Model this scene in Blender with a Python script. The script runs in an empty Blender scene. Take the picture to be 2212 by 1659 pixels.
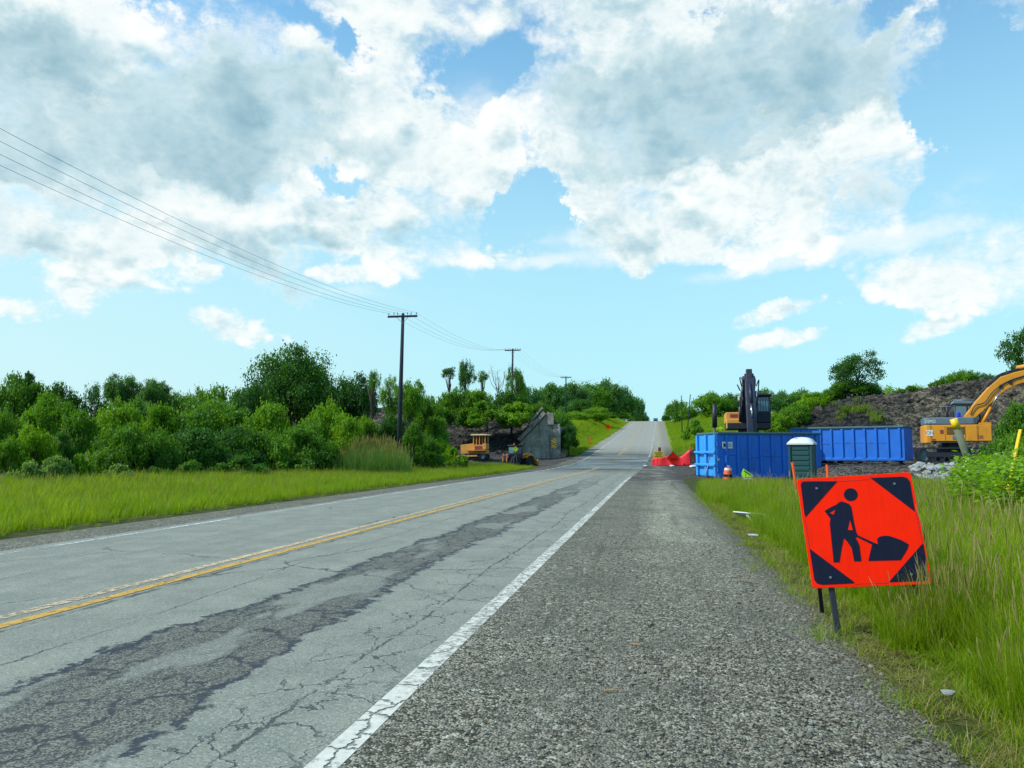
import bpy, bmesh, math, random
import numpy as np
from mathutils import Vector, Matrix, Euler

SC = bpy.context.scene
COL = SC.collection
R = math.radians
rng = np.random.default_rng(7)
random.seed(7)

# ------------------------------------------------------------------ camera
YAW, PITCH, F = R(10.5), math.atan(69/769), 769.0
CAM = np.array([0, 0, 1.4])
FW = np.array([-math.sin(YAW)*math.cos(PITCH), math.cos(YAW)*math.cos(PITCH), math.sin(PITCH)])
UP = np.array([math.sin(YAW)*math.sin(PITCH), -math.cos(YAW)*math.sin(PITCH), math.cos(PITCH)])
RT = np.array([math.cos(YAW), math.sin(YAW), 0])
cd = bpy.data.cameras.new('camera')
cam = bpy.data.objects.new('camera', cd)
COL.objects.link(cam)
cam.location = CAM
cam.rotation_euler = (math.pi/2+PITCH, 0, YAW)
cd.sensor_width = 36.0
cd.lens = 36.0*F/1024
cd.clip_start, cd.clip_end = 0.05, 6000
SC.camera = cam

def P(px, py, zc):
    """a measured point of the place: picture column, row and distance from the camera in metres"""
    r = FW+RT*((px-512)/F)+UP*((384-py)/F)
    d = zc/(-r[0]*math.sin(YAW)+r[1]*math.cos(YAW))
    return CAM+r*d
def at(px, zc):
    q = P(px, 453, zc)
    return float(q[0]), float(q[1])

# ------------------------------------------------------------------ sun and sky
SUN_AZ, SUN_EL = R(-112), R(44)          # azimuth from the road direction (+Y), negative to the left
SUNV = Vector((math.sin(SUN_AZ)*math.cos(SUN_EL), math.cos(SUN_AZ)*math.cos(SUN_EL), math.sin(SUN_EL)))
ld = bpy.data.lights.new('sun', 'SUN')
ld.energy, ld.angle, ld.color = 4.3, R(0.6), (1.0, 0.94, 0.84)
sun = bpy.data.objects.new('sun', ld)
COL.objects.link(sun)
sun.rotation_euler = SUNV.to_track_quat('Z', 'Y').to_euler()
sun.location = (-40, 10, 60)
SC.view_settings.view_transform = 'Standard'
SC.view_settings.look = 'None'
SC.view_settings.exposure = 0.15
SC.view_settings.gamma = 1.0

class NT:
    """small node-tree writer"""
    def __init__(s, tree):
        s.t = tree
    def n(s, typ, **kw):
        nd = s.t.nodes.new(typ)
        for k, v in kw.items():
            setattr(nd, k, v)
        return nd
    def put(s, sock, v):
        if isinstance(v, bpy.types.NodeSocket):
            s.t.links.new(v, sock)
        elif v is not None:
            if hasattr(sock, 'default_value') and not isinstance(v, (int, float)) and len(v) == 3 and sock.type == 'RGBA':
                v = (*v, 1)
            sock.default_value = v
    def math(s, op, a, b=None, c=None, clamp=False):
        nd = s.n('ShaderNodeMath', operation=op, use_clamp=clamp)
        for i, v in enumerate((a, b, c)):
            s.put(nd.inputs[i], v)
        return nd.outputs[0]
    def vm(s, op, a, b=None, out=0):
        nd = s.n('ShaderNodeVectorMath', operation=op)
        s.put(nd.inputs[0], a)
        if b is not None:
            if op == 'SCALE': s.put(nd.inputs['Scale'], b)
            else: s.put(nd.inputs[1], b)
        return nd.outputs[out]
    def mix(s, f, a, b, mode='MIX'):
        nd = s.n('ShaderNodeMix', data_type='RGBA', blend_type=mode)
        s.put(nd.inputs[0], f); s.put(nd.inputs[6], a); s.put(nd.inputs[7], b)
        return nd.outputs[2]
    def ramp(s, v, a, b, c=0.0, d=1.0, smooth=True):
        nd = s.n('ShaderNodeMapRange', interpolation_type='SMOOTHSTEP' if smooth else 'LINEAR')
        for i, q in enumerate((v, a, b, c, d)):
            s.put(nd.inputs[i], q)
        return nd.outputs[0]
    def noise(s, vec, scale, detail=4, rough=0.55, dim='3D', out=0, dist=0.0):
        nd = s.n('ShaderNodeTexNoise', noise_dimensions=dim)
        if vec is not None: s.put(nd.inputs['Vector'], vec)
        nd.inputs['Scale'].default_value = scale
        nd.inputs['Detail'].default_value = detail
        nd.inputs['Roughness'].default_value = rough
        nd.inputs['Distortion'].default_value = dist
        return nd.outputs[out]
    def voro(s, vec, scale, feature='F1', out='Distance', dim='3D', rand=1.0):
        nd = s.n('ShaderNodeTexVoronoi', feature=feature, voronoi_dimensions=dim)
        s.put(nd.inputs['Vector'], vec)
        nd.inputs['Scale'].default_value = scale
        nd.inputs['Randomness'].default_value = rand
        return nd.outputs[out]
    def sep(s, v):
        nd = s.n('ShaderNodeSeparateXYZ'); s.put(nd.inputs[0], v)
        return nd.outputs
    def comb(s, x, y, z=0.0):
        nd = s.n('ShaderNodeCombineXYZ')
        for i, v in enumerate((x, y, z)): s.put(nd.inputs[i], v)
        return nd.outputs[0]

W = bpy.data.worlds.new("World")
SC.world = W
W.use_nodes = True
W.node_tree.nodes.clear()
w = NT(W.node_tree)
sky = w.n('ShaderNodeTexSky', sky_type='NISHITA', sun_disc=False)
sky.sun_elevation, sky.sun_rotation = SUN_EL, SUN_AZ
sky.altitude, sky.air_density, sky.dust_density, sky.ozone_density = 100, 1.0, 0.6, 2.0
skyc = w.vm('MULTIPLY', sky.outputs[0], (0.115, 0.20, 0.215))
tc = w.n('ShaderNodeTexCoord').outputs['Generated']
# azimuth from the road direction and elevation, both in degrees
dx, dy, dz = w.sep(tc)
az = w.math('MULTIPLY', w.math('ARCTAN2', dx, dy), 180/math.pi)
el = w.math('MULTIPLY', w.math('ARCSINE', dz), 180/math.pi)
ae = w.comb(az, el)
warp = w.noise(ae, 0.13, 6, 0.62, '2D', out=1)
warp = w.vm('SCALE', w.vm('SUBTRACT', warp, (0.5, 0.5, 0.5)), 12.0)
aew = w.vm('ADD', ae, w.vm('MULTIPLY', warp, (1, 0.7, 0)))
aef = w.vm('ADD', ae, w.vm('MULTIPLY', warp, (0.25, 0.16, 0)))
def sky_blob(px, py, rx, ry, rot=0, src=aew):
    r = FW+RT*((px-512)/F)+UP*((384-py)/F)
    r = r/np.linalg.norm(r)
    a, e = math.degrees(math.atan2(r[0], r[1])), math.degrees(math.asin(r[2]))
    k = 57.3/F
    m = w.n('ShaderNodeMapping', vector_type='TEXTURE')
    w.put(m.inputs[0], src)
    m.inputs['Location'].default_value = (a, e, 0)
    m.inputs['Rotation'].default_value = (0, 0, R(rot))
    m.inputs['Scale'].default_value = (rx*k, ry*k, 1)
    g = w.n('ShaderNodeTexGradient', gradient_type='SPHERICAL')
    w.put(g.inputs[0], m.outputs[0])
    return g.outputs['Fac']
# three cloud layers, each a list of (column, row, half width, half height, tilt, weight); near deck last
FARC = [(105, 277, 85, 25, -2, 1.25), (75, 302, 44, 21, -15, 1.1), (10, 311, 32, 14, 0, 1.1), (240, 332, 66, 24, -12, 1.2),
        (790, 311, 72, 15, 8, 1.1), (950, 328, 78, 13, 14, 1.1), (765, 342, 40, 12, 5, 1.0), (808, 338, 28, 12, 12, 1.0), (900, 268, 46, 18, 15, .9), (740, 265, 50, 13, 6, .9),
        (370, 274, 62, 19, 0, 1.0), (490, 256, 66, 20, 4, 1.1), (330, 276, 40, 12, 0, .8), (200, 273, 34, 12, 0, .8)]
WISP = [(690, 254, 230, 13, 1, 1.0), (850, 246, 130, 18, 3, .9), (70, 252, 150, 12, 0, .9), (760, 268, 120, 10, 5, .6), (500, 262, 90, 12, 4, .8), (380, 170, 120, 40, -10, .7), (940, 215, 70, 40, 20, .6), (480, 130, 90, 60, 0, .6), (560, 240, 80, 20, 0, .6), (330, 290, 130, 12, -4, .6)]
MIDC = [(120, 200, 230, 58, 0, 1.6), (20, 222, 130, 36, 0, .9), (250, 218, 130, 44, -8, 1.0), (385, 230, 145, 62, -4, 1.5), (445, 190, 100, 58, 24, 1.2), (440, 245, 90, 30, 0, .8),
        (670, 205, 210, 72, 6, 1.7), (600, 165, 90, 60, 0, 1.0), (830, 170, 150, 88, 14, 1.5), (760, 230, 160, 36, 4, .8), (1000, 240, 115, 80, 15, 1.5), (1015, 165, 64, 52, 0, 1.1), (972, 148, 34, 44, 0, 1.1),
        (300, 150, 320, 80, 0, 1.3), (430, 60, 230, 110, 0, 1.5), (590, 60, 110, 100, 0, 1.5), (60, 60, 250, 120, 0, 1.4), (700, 10, 260, 60, 0, 1.2), (930, 40, 110, 60, 0, 1.0), (1015, 45, 48, 56, 0, 1.1),
        (-180, 180, 260, 140, 0, 1.4), (1180, 150, 170, 130, 0, 1.3), (400, -200, 700, 170, 0, 1.4)]
NEARC = [(690, 100, 190, 88, 8, 2.0), (700, 120, 90, 50, 8, .5), (830, 66, 190, 74, 10, 1.3), (60, 118, 290, 84, -5, 1.5), (190, 70, 200, 90, 0, .8), (305, 88, 110, 46, 0, 1.1), (300, 162, 190, 38, 0, 1.0),
         (215, 260, 130, 30, -6, 1.1), (925, 78, 110, 52, 10, .9), (600, 128, 70, 60, 0, .8), (380, 135, 100, 36, 10, .6), (1012, 196, 80, 26, 0, .8), (420, 222, 70, 18, 0, .5), (700, 222, 130, 22, 6, .5), (860, 195, 70, 26, 10, .5), (150, 225, 120, 24, 0, .5),
         (-200, 100, 260, 140, 0, 1.2), (350, -160, 500, 120, 0, 1.2), (1250, 0, 250, 180, 0, .8)]
GAPS = [(495, 62, 74, 40, 38, 1.9), (318, 24, 64, 20, -25, 1.0), (990, 100, 70, 105, 0, 2.0), (520, 215, 48, 82, 15, 1.8), (345, 182, 90, 28, 0, 1.1), (930, 200, 34, 52, -20, 1.0), (885, 12, 60, 20, 10, .9), (20, 195, 60, 14, -8, .5)]
def cover(lst, src, dx=0, dy=0):
    acc = None
    for c in lst:
        b = w.math('MULTIPLY', sky_blob(c[0]+dx, c[1]+dy, *c[2:5], src=src), c[5])
        acc = b if acc is None else w.math('ADD', acc, b)
    return acc
aes = w.vm('MULTIPLY', ae, (1, 1.5, 1))
def puff(v, sc, d):
    a = w.noise(v, 0.085*sc, d, 0.57, '2D', dist=0.1)
    b = w.math('ABSOLUTE', w.math('SUBTRACT', w.noise(v, 0.17*sc, d-1, 0.62, '2D'), 0.5))
    return w.math('ADD', w.math('SUBTRACT', a, 0.62), w.math('MULTIPLY', b, 0.95))
gaps = cover(GAPS, aew)
def layer(lst, src, shift, sc, amp, lo, soft, dx, dy, base, k_in, k_sh, gap=None):
    v = w.vm('ADD', aes, shift)
    n1 = puff(v, sc, 9)
    n2 = puff(w.vm('ADD', v, (-1.0/sc, 2.4/sc, 0)), sc, 5)
    c1 = w.math('MINIMUM', cover(lst, src), 1.0)
    if gap is not None: c1 = w.math('SUBTRACT', c1, gap)
    k = w.ramp(c1, 0.02, 0.4, 0.0, amp)
    d1 = w.math('ADD', c1, w.math('MULTIPLY', n1, k))
    d2 = w.math('ADD', c1, w.math('MULTIPLY', n2, k))
    al = w.ramp(d1, lo, w.math('ADD', soft, lo) if not isinstance(soft, float) else lo+soft)
    # thick parts and parts with more cloud on their sunward side are greyer
    tn = w.math('ADD', w.math('MULTIPLY', w.ramp(d1, lo+.15, 1.5, 0, 1, False), k_in), base)
    tn = w.math('ADD', tn, w.math('MULTIPLY', w.math('SUBTRACT', d2, d1), k_sh))
    return al, tn
cr_stops = [(0.0, (0.93, 0.94, 0.915)), (0.22, (0.80, 0.875, 0.88)), (0.5, (0.55, 0.71, 0.755)), (0.8, (0.345, 0.53, 0.61)), (1.0, (0.25, 0.43, 0.52))]
def cloud_col(tn):
    cr = w.n('ShaderNodeValToRGB')
    w.put(cr.inputs[0], tn)
    el_ = cr.color_ramp.elements
    el_[0].position, el_[0].color = 0.0, (*cr_stops[0][1], 1)
    el_[1].position, el_[1].color = 1.0, (*cr_stops[-1][1], 1)
    for p_, c_ in cr_stops[1:-1]:
        q_ = el_.new(p_); q_.color = (*c_, 1)
    return cr.outputs[0]
softn = w.ramp(w.noise(aes, 0.08, 2, 0.5, '2D'), 0.38, 0.62, 0.34, 1.15)
# pale veil towards the horizon and the sun side
skyb = w.mix(w.ramp(el, 0, 42, 0.92, 0.0), skyc, (0.46, 0.78, 0.84))
skyb = w.mix(w.math('MULTIPLY', w.ramp(az, -2, -50, 0.0, 0.55), w.ramp(el, 26, 2, 0, 1)), skyb, (0.66, 0.84, 0.845))
bgc = skyb
for lst, src, sh, sc, amp, lo, sf, ba, ki, ks, gp, op in (
        (WISP, aef, (11, 43, 0), 1.4, 1.5, .02, .95, .02, .10, .2, None, .62),
        (FARC, aef, (31, 7, 0), 2.3, 2.0, .16, .6, .05, .25, .6, None, .9),
        (MIDC, aew, (0, 0, 0), 1.25, 2.5, .12, softn, .07, .40, .62, gaps, .96),
        (NEARC, aew, (57, 23, 0), 1.0, 2.1, .10, .8, .22, .85, .45, w.math('MULTIPLY', gaps, .8), .95)):
    al, tn = layer(lst, src, sh, sc, amp, lo, sf, 0, 0, ba, ki, ks, gp)
    bgc = w.mix(w.math('MULTIPLY', al, w.math('MULTIPLY', w.ramp(el, -1, 4), op)), bgc, cloud_col(tn))
bg = w.n('ShaderNodeBackground')
w.put(bg.inputs[0], w.vm('SCALE', bgc, 1/0.12))
bg.inputs[1].default_value = 0.12
wo = w.n('ShaderNodeOutputWorld')
w.t.links.new(bg.outputs[0], wo.inputs[0])
W.cycles.sampling_method = 'MANUAL'
W.cycles.sample_map_resolution = 512
SC.cycles.max_bounces = 6
SC.cycles.diffuse_bounces = 3
SC.cycles.glossy_bounces = 2
SC.cycles.transmission_bounces = 4
SC.cycles.transparent_max_bounces = 6
SC.cycles.use_denoising = True

# ------------------------------------------------------------------ helpers
def mesh_np(name, V, Fc, attrs=None, mats=(), smooth=False):
    V = np.asarray(V, np.float32); Fc = np.asarray(Fc, np.int32)
    me = bpy.data.meshes.new(name)
    n, k = Fc.shape
    me.vertices.add(len(V)); me.vertices.foreach_set('co', V.ravel())
    me.loops.add(n*k); me.loops.foreach_set('vertex_index', Fc.ravel())
    me.polygons.add(n)
    me.polygons.foreach_set('loop_start', np.arange(0, n*k, k, dtype=np.int32))
    if smooth: me.polygons.foreach_set('use_smooth', np.ones(n, bool))
    for an, av in (attrs or {}).items():
        a = me.attributes.new(an, 'FLOAT', 'POINT'); a.data.foreach_set('value', np.asarray(av, np.float32))
    for m in mats: me.materials.append(m)
    me.update(calc_edges=True)
    return me

def link(name, me, parent=None, loc=None):
    o = bpy.data.objects.new(name, me); COL.objects.link(o)
    if parent is not None: o.parent = parent
    if loc is not None: o.location = loc
    return o
def tag(o, label=None, cat=None, group=None, kind=None):
    if label: o['label'] = label
    if cat: o['category'] = cat
    if group: o['group'] = group
    if kind: o['kind'] = kind
    return o
def thing(name, label, cat, loc=(0, 0, 0), rz=0.0, group=None, rot=None):
    o = bpy.data.objects.new(name, None); COL.objects.link(o)
    o.empty_display_size = 0.3
    o.location = loc; o.rotation_euler = rot if rot else (0, 0, rz)
    return tag(o, label, cat, group)
def copy_tree(o, parent=None):
    c = o.copy(); COL.objects.link(c)
    if parent is not None: c.parent = parent
    for ch in list(o.children): copy_tree(ch, c)
    return c

class MB:
    """collects shapes and links them as ONE mesh object"""
    def __init__(s): s.V, s.F, s.M, s.S = [], [], [], []
    def add(s, V, Fc, m=0, smooth=False):
        b = len(s.V); s.V += [tuple(v) for v in V]
        for f in Fc:
            s.F.append([b+i for i in f]); s.M.append(m); s.S.append(smooth)
        return s
    def box(s, c, d, rot=None, m=0, taper=(1, 1)):
        V = []
        for z in (-.5, .5):
            tx, ty = taper if z > 0 else (1, 1)
            for x, y in ((-.5, -.5), (.5, -.5), (.5, .5), (-.5, .5)):
                v = Vector((x*d[0]*tx, y*d[1]*ty, z*d[2]))
                if rot is not None: v = rot @ v
                V.append(v+Vector(c))
        return s.add(V, [(3, 2, 1, 0), (4, 5, 6, 7), (0, 1, 5, 4), (1, 2, 6, 5), (2, 3, 7, 6), (3, 0, 4, 7)], m)
    def bar(s, p, q, w, h, m=0, w2=None, h2=None):
        """rectangular bar from p to q, w across, h high"""
        p, q = Vector(p), Vector(q); d = (q-p).normalized()
        a = d.cross(Vector((0, 0, 1)))
        if a.length < 1e-4: a = Vector((1, 0, 0))
        a.normalize(); b = a.cross(d)
        V = []
        for o, ww, hh in ((p, w, h), (q, w2 or w, h2 or h)):
            for x, y in ((-.5, -.5), (.5, -.5), (.5, .5), (-.5, .5)): V.append(o+a*x*ww+b*y*hh)
        return s.add(V, [(0, 1, 2, 3), (7, 6, 5, 4), (4, 5, 1, 0), (5, 6, 2, 1), (6, 7, 3, 2), (7, 4, 0, 3)], m)
    def tube(s, pts, r, n=8, m=0, caps=True):
        pts = [Vector(p) for p in pts]
        rs = r if isinstance(r, (list, tuple)) else [r]*len(pts)
        V, Fc = [], []
        for i, p in enumerate(pts):
            d = (pts[min(i+1, len(pts)-1)]-pts[max(i-1, 0)])
            if d.length < 1e-6: d = Vector((0, 0, 1))
            d.normalize()
            ref = Vector((0, 0, 1)) if abs(d.z) < .9 else Vector((1, 0, 0))
            a = d.cross(ref).normalized(); b = d.cross(a)
            for k in range(n):
                t = 2*math.pi*k/n
                V.append(p+(a*math.cos(t)+b*math.sin(t))*rs[i])
        for i in range(len(pts)-1):
            for k in range(n):
                k2 = (k+1) % n
                Fc.append((i*n+k, i*n+k2, (i+1)*n+k2, (i+1)*n+k))
        s.add(V, Fc, m, n > 5)
        if caps:
            b = len(s.V)-len(V)
            s.F.append([b+k for k in range(n)][::-1]); s.M.append(m); s.S.append(False)
            e = b+(len(pts)-1)*n
            s.F.append([e+k for k in range(n)]); s.M.append(m); s.S.append(False)
        return s
    def prism(s, poly, lo, hi, axis='y', m=0):
        """outline in the plane across the axis, drawn out from lo to hi"""
        def pt(a, b, c):
            return {'y': (a, c, b), 'x': (c, a, b), 'z': (a, b, c)}[axis]
        n = len(poly)
        V = [pt(a, b, lo) for a, b in poly]+[pt(a, b, hi) for a, b in poly]
        return s.add(V, [list(range(n))[::-1], list(range(n, 2*n))]+[(i, (i+1) % n, n+(i+1) % n, n+i) for i in range(n)], m)
    def lathe(s, prof, n=20, c=(0, 0, 0), axis='z', m=0):
        V, Fc = [], []
        for r, z in prof:
            for k in range(n):
                t = 2*math.pi*k/n
                q = (r*math.cos(t), r*math.sin(t), z)
                if axis == 'y': q = (q[0], q[2], q[1])
                if axis == 'x': q = (q[2], q[0], q[1])
                V.append((c[0]+q[0], c[1]+q[1], c[2]+q[2]))
        for i in range(len(prof)-1):
            for k in range(n):
                k2 = (k+1) % n
                Fc.append((i*n+k, i*n+k2, (i+1)*n+k2, (i+1)*n+k))
        Fc.append(list(range(n))[::-1]); Fc.append([(len(prof)-1)*n+k for k in range(n)])
        return s.add(V, Fc, m)
    def build(s, name, mat, parent=None, bevel=0.0, seg=2):
        me = bpy.data.meshes.new(name)
        me.from_pydata(s.V, [], s.F)
        for mm in (mat if isinstance(mat, (list, tuple)) else [mat]): me.materials.append(mm)
        me.polygons.foreach_set('material_index', s.M)
        me.polygons.foreach_set('use_smooth', s.S)
        bm = bmesh.new(); bm.from_mesh(me)
        bmesh.ops.recalc_face_normals(bm, faces=bm.faces); bm.to_mesh(me); bm.free()
        me.update()
        o = link(name, me, parent)
        if bevel:
            b = o.modifiers.new('bevel', 'BEVEL'); b.width = bevel; b.segments = seg; b.limit_method = 'ANGLE'; b.angle_limit = R(35)
        return o

def text(name, body, size, mat, parent, loc, rot, ext=0.002, align='CENTER', sx=1.0):
    cu = bpy.data.curves.new(name, 'FONT')
    cu.body, cu.size, cu.extrude, cu.align_x, cu.align_y = body, size, ext, align, 'CENTER'
    cu.resolution_u = 3
    tmp = bpy.data.objects.new(name, cu); COL.objects.link(tmp)
    bpy.context.view_layer.update()
    me = bpy.data.meshes.new_from_object(tmp.evaluated_get(bpy.context.evaluated_depsgraph_get()))
    bpy.data.objects.remove(tmp)
    me.name = name; me.materials.clear(); me.materials.append(mat)
    o = link(name, me, parent, loc); o.rotation_euler = rot; o.scale = (sx, 1, 1)
    return o

# ------------------------------------------------------------------ materials
def mat_new(name):
    m = bpy.data.materials.new(name); m.use_nodes = True
    m.node_tree.nodes.clear()
    t = NT(m.node_tree)
    out = t.n('ShaderNodeOutputMaterial')
    return m, t, out
def principled(t, out, col, rough=0.6, metal=0.0, spec=0.5, bump=None, bstr=0.3, bdist=0.02, extra=None):
    b = t.n('ShaderNodeBsdfPrincipled')
    t.put(b.inputs['Base Color'], col)
    t.put(b.inputs['Roughness'], rough)
    b.inputs['Metallic'].default_value = metal
    b.inputs['Specular IOR Level'].default_value = spec
    if bump is not None:
        bn = t.n('ShaderNodeBump'); bn.inputs['Strength'].default_value = bstr; bn.inputs['Distance'].default_value = bdist
        t.put(bn.inputs['Height'], bump); t.put(b.inputs['Normal'], bn.outputs[0])
    t.put(out.inputs[0], b.outputs[0])
    return b
def obj_co(t): return t.n('ShaderNodeTexCoord').outputs['Object']
def paint(name, col, rough=0.45, dirt=(0.12, 0.10, 0.08), amt=0.35, scale=2.0, metal=0.0, spec=0.5, dents=False):
    """worn paint: colour mottling, grime, fine scratches"""
    m, t, out = mat_new(name)
    co = obj_co(t)
    a = t.noise(co, scale, 6, 0.65)
    b = t.noise(t.vm('MULTIPLY', co, (1, 1, 0.15)), scale*6, 4, 0.6)
    c = t.mix(t.ramp(a, 0.35, 0.75, 0, 0.35), col, [x*0.72 for x in col])
    c = t.mix(t.math('MULTIPLY', t.ramp(t.math('ADD', t.math('MULTIPLY', a, .6), t.math('MULTIPLY', b, .4)), 0.5, 0.72), amt), c, dirt)
    if dents: c = t.mix(t.math('MULTIPLY', t.ramp(t.math('ADD', t.math('MULTIPLY', t.noise(co, 5, 6, .7), .7), t.math('MULTIPLY', a, .3)), .58, .68), .75), c, (0.10, 0.045, 0.02))
    h = t.math('ADD', t.math('MULTIPLY', b, .15), t.noise(co, 1.1, 2, .4)) if dents else b
    principled(t, out, c, t.ramp(b, 0.3, 0.7, rough*0.8, min(1, rough*1.3)), metal, spec, h, 0.5 if dents else 0.06, 0.05)
    return m

def leaf_mat(name, a, b, trans=0.45, hue_noise=0.25):
    m, t, out = mat_new(name)
    at_ = t.n('ShaderNodeAttribute', attribute_name='tint').outputs['Fac']
    oi = t.n('ShaderNodeObjectInfo').outputs['Random']
    pos = t.n('ShaderNodeNewGeometry').outputs['Position']
    f = t.math('ADD', at_, t.math('MULTIPLY', t.math('SUBTRACT', t.noise(pos, hue_noise, 3), .5), 1.1))
    f = t.math('ADD', f, t.math('MULTIPLY', t.math('SUBTRACT', oi, .5), .35), clamp=True)
    c = t.mix(f, a, b)
    d = t.n('ShaderNodeBsdfPrincipled'); t.put(d.inputs['Base Color'], c)
    d.inputs['Roughness'].default_value = 0.55; d.inputs['Specular IOR Level'].default_value = 0.25
    tr = t.n('ShaderNodeBsdfTranslucent')
    t.put(tr.inputs[0], t.vm('MULTIPLY', c, (1.35, 1.25, 0.6)))
    mx = t.n('ShaderNodeMixShader'); mx.inputs[0].default_value = trans
    t.t.links.new(d.outputs[0], mx.inputs[1]); t.t.links.new(tr.outputs[0], mx.inputs[2])
    t.t.links.new(mx.outputs[0], out.inputs[0])
    return m
LEAF = {
    'deep': leaf_mat('leaf_deep', (0.022, 0.092, 0.018), (0.070, 0.200, 0.014)),
    'mid': leaf_mat('leaf_mid', (0.052, 0.160, 0.016), (0.140, 0.310, 0.012)),
    'bright': leaf_mat('leaf_bright', (0.085, 0.225, 0.010), (0.215, 0.400, 0.008)),
    'grey': leaf_mat('leaf_grey', (0.085, 0.190, 0.035), (0.22, 0.36, 0.080)),
    'blue': leaf_mat('leaf_far', (0.045, 0.145, 0.050), (0.105, 0.245, 0.032)),
}
GRASS = leaf_mat('grass_blade', (0.118, 0.255, 0.002), (0.265, 0.375, 0.008), 0.5, 0.35)
GRASS_DRY = leaf_mat('grass_dry', (0.20, 0.19, 0.05), (0.40, 0.36, 0.15), 0.35)
REED = leaf_mat('reed_leaf', (0.05, 0.16, 0.025), (0.15, 0.28, 0.05), 0.4)
FLOWER = leaf_mat('weed_flower', (0.40, 0.45, 0.28), (0.6, 0.62, 0.5), 0.3)

def bark_mat(name, a, b):
    m, t, out = mat_new(name)
    co = obj_co(t)
    n = t.noise(t.vm('MULTIPLY', co, (1, 1, 0.12)), 14, 5, 0.65)
    principled(t, out, t.mix(n, a, b), 0.9, 0, 0.1, n, 0.6)
    return m
BARK = bark_mat('bark', (0.035, 0.028, 0.022), (0.13, 0.11, 0.09))
DEADWOOD = bark_mat('dead_wood', (0.16, 0.15, 0.15), (0.36, 0.34, 0.33))
POLEWOOD = bark_mat('pole_wood', (0.012, 0.016, 0.03), (0.055, 0.06, 0.075))
STAKEWOOD = bark_mat('stake_wood', (0.25, 0.15, 0.06), (0.45, 0.30, 0.14))
GREYWOOD = bark_mat('grey_wood', (0.08, 0.10, 0.07), (0.18, 0.20, 0.14))

BLUE = paint('blue_steel', (0.002, 0.135, 0.60), 0.5, (0.02, 0.05, 0.12), 0.55, 1.3, dents=True)
BLUE_SUNLIT = paint('sunlit_blue_steel', (0.035, 0.30, 0.78), 0.5, (0.03, 0.08, 0.18), 0.45, 1.5, dents=True)  # same blue steel lightened: sunlight on the door end put into the colour
RIM = paint('worn_rim_steel', (0.05, 0.13, 0.14), 0.6, (0.05, 0.04, 0.03), 0.6, 3)
BLACK = paint('black_steel', (0.010, 0.012, 0.020), 0.5, (0.05, 0.05, 0.05), 0.4, 3)
BOOMDARK = paint('dark_boom_steel', (0.012, 0.018, 0.045), 0.5, (0.05, 0.05, 0.06), 0.4, 1.5)
RUBBER = paint('tyre_rubber', (0.010, 0.011, 0.015), 0.85, (0.06, 0.055, 0.05), 0.5, 4)
YELLOW = paint('machine_yellow', (0.62, 0.255, 0.008), 0.5, (0.16, 0.09, 0.035), 0.6, 1.6)
TAN = paint('faded_machine_yellow', (0.60, 0.28, 0.05), 0.5, (0.16, 0.10, 0.05), 0.4, 1.2)
CREAM = paint('cream_roof_paint', (0.72, 0.56, 0.28), 0.5, (0.3, 0.2, 0.1), 0.3)
MACHGREY = paint('machine_grey', (0.10, 0.15, 0.19), 0.45, (0.06, 0.06, 0.06), 0.3)
RUSTRED = paint('rust_red_steel', (0.22, 0.035, 0.03), 0.6, (0.06, 0.03, 0.02), 0.4)
CHROME = paint('cylinder_rod', (0.6, 0.62, 0.64), 0.2, (0.3, 0.3, 0.3), 0.1, 2, 1.0)
STEEL = paint('worn_steel', (0.22, 0.23, 0.25), 0.4, (0.1, 0.08, 0.06), 0.4, 3, 0.8)
SIGNRED = paint('sign_orange', (0.96, 0.018, 0.0012), 0.6, (0.6, 0.014, 0.0), 0.15, 3, spec=0.08)
SIGNBLACK = paint('sign_black', (0.006, 0.010, 0.028), 0.6, (0.02, 0.022, 0.03), 0.35, 4, spec=0.15)
REDFENCE = paint('red_plastic_mesh', (0.72, 0.012, 0.025), 0.55, (0.35, 0.03, 0.03), 0.35, 2)
CONEORANGE = paint('cone_orange', (0.75, 0.10, 0.02), 0.5, (0.2, 0.05, 0.02), 0.3)
WHITE = paint('white_plastic', (0.60, 0.65, 0.64), 0.5, (0.4, 0.4, 0.36), 0.3)
TOILETGREEN = paint('toilet_green', (0.004, 0.055, 0.062), 0.5, (0.02, 0.03, 0.03), 0.4, 1.5)
SIGNYELLOW = paint('sign_yellow', (0.78, 0.50, 0.01), 0.5, (0.4, 0.25, 0.02), 0.2)
LIME = paint('lime_sheeting', (0.42, 0.80, 0.0), 0.5, (0.3, 0.5, 0.0), 0.2)
LIGHTBLUE = paint('beacon_blue', (0.01, 0.02, 0.7), 0.3)
TAILRED = paint('tail_lamp_red', (0.5, 0.01, 0.05), 0.3)
PAPER = paint('white_scrap', (0.5, 0.56, 0.6), 0.6, (0.4, 0.4, 0.4), 0.3, 5)
CARPAINT = paint('dark_car_paint', (0.02, 0.03, 0.05), 0.25)
def glass_mat():
    m, t, out = mat_new('cab_glass')
    b = principled(t, out, (0.05, 0.12, 0.15), 0.08, 0.0, 0.8)
    b.inputs['Coat Weight'].default_value = 0.6
    return m
GLASS = glass_mat()
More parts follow.
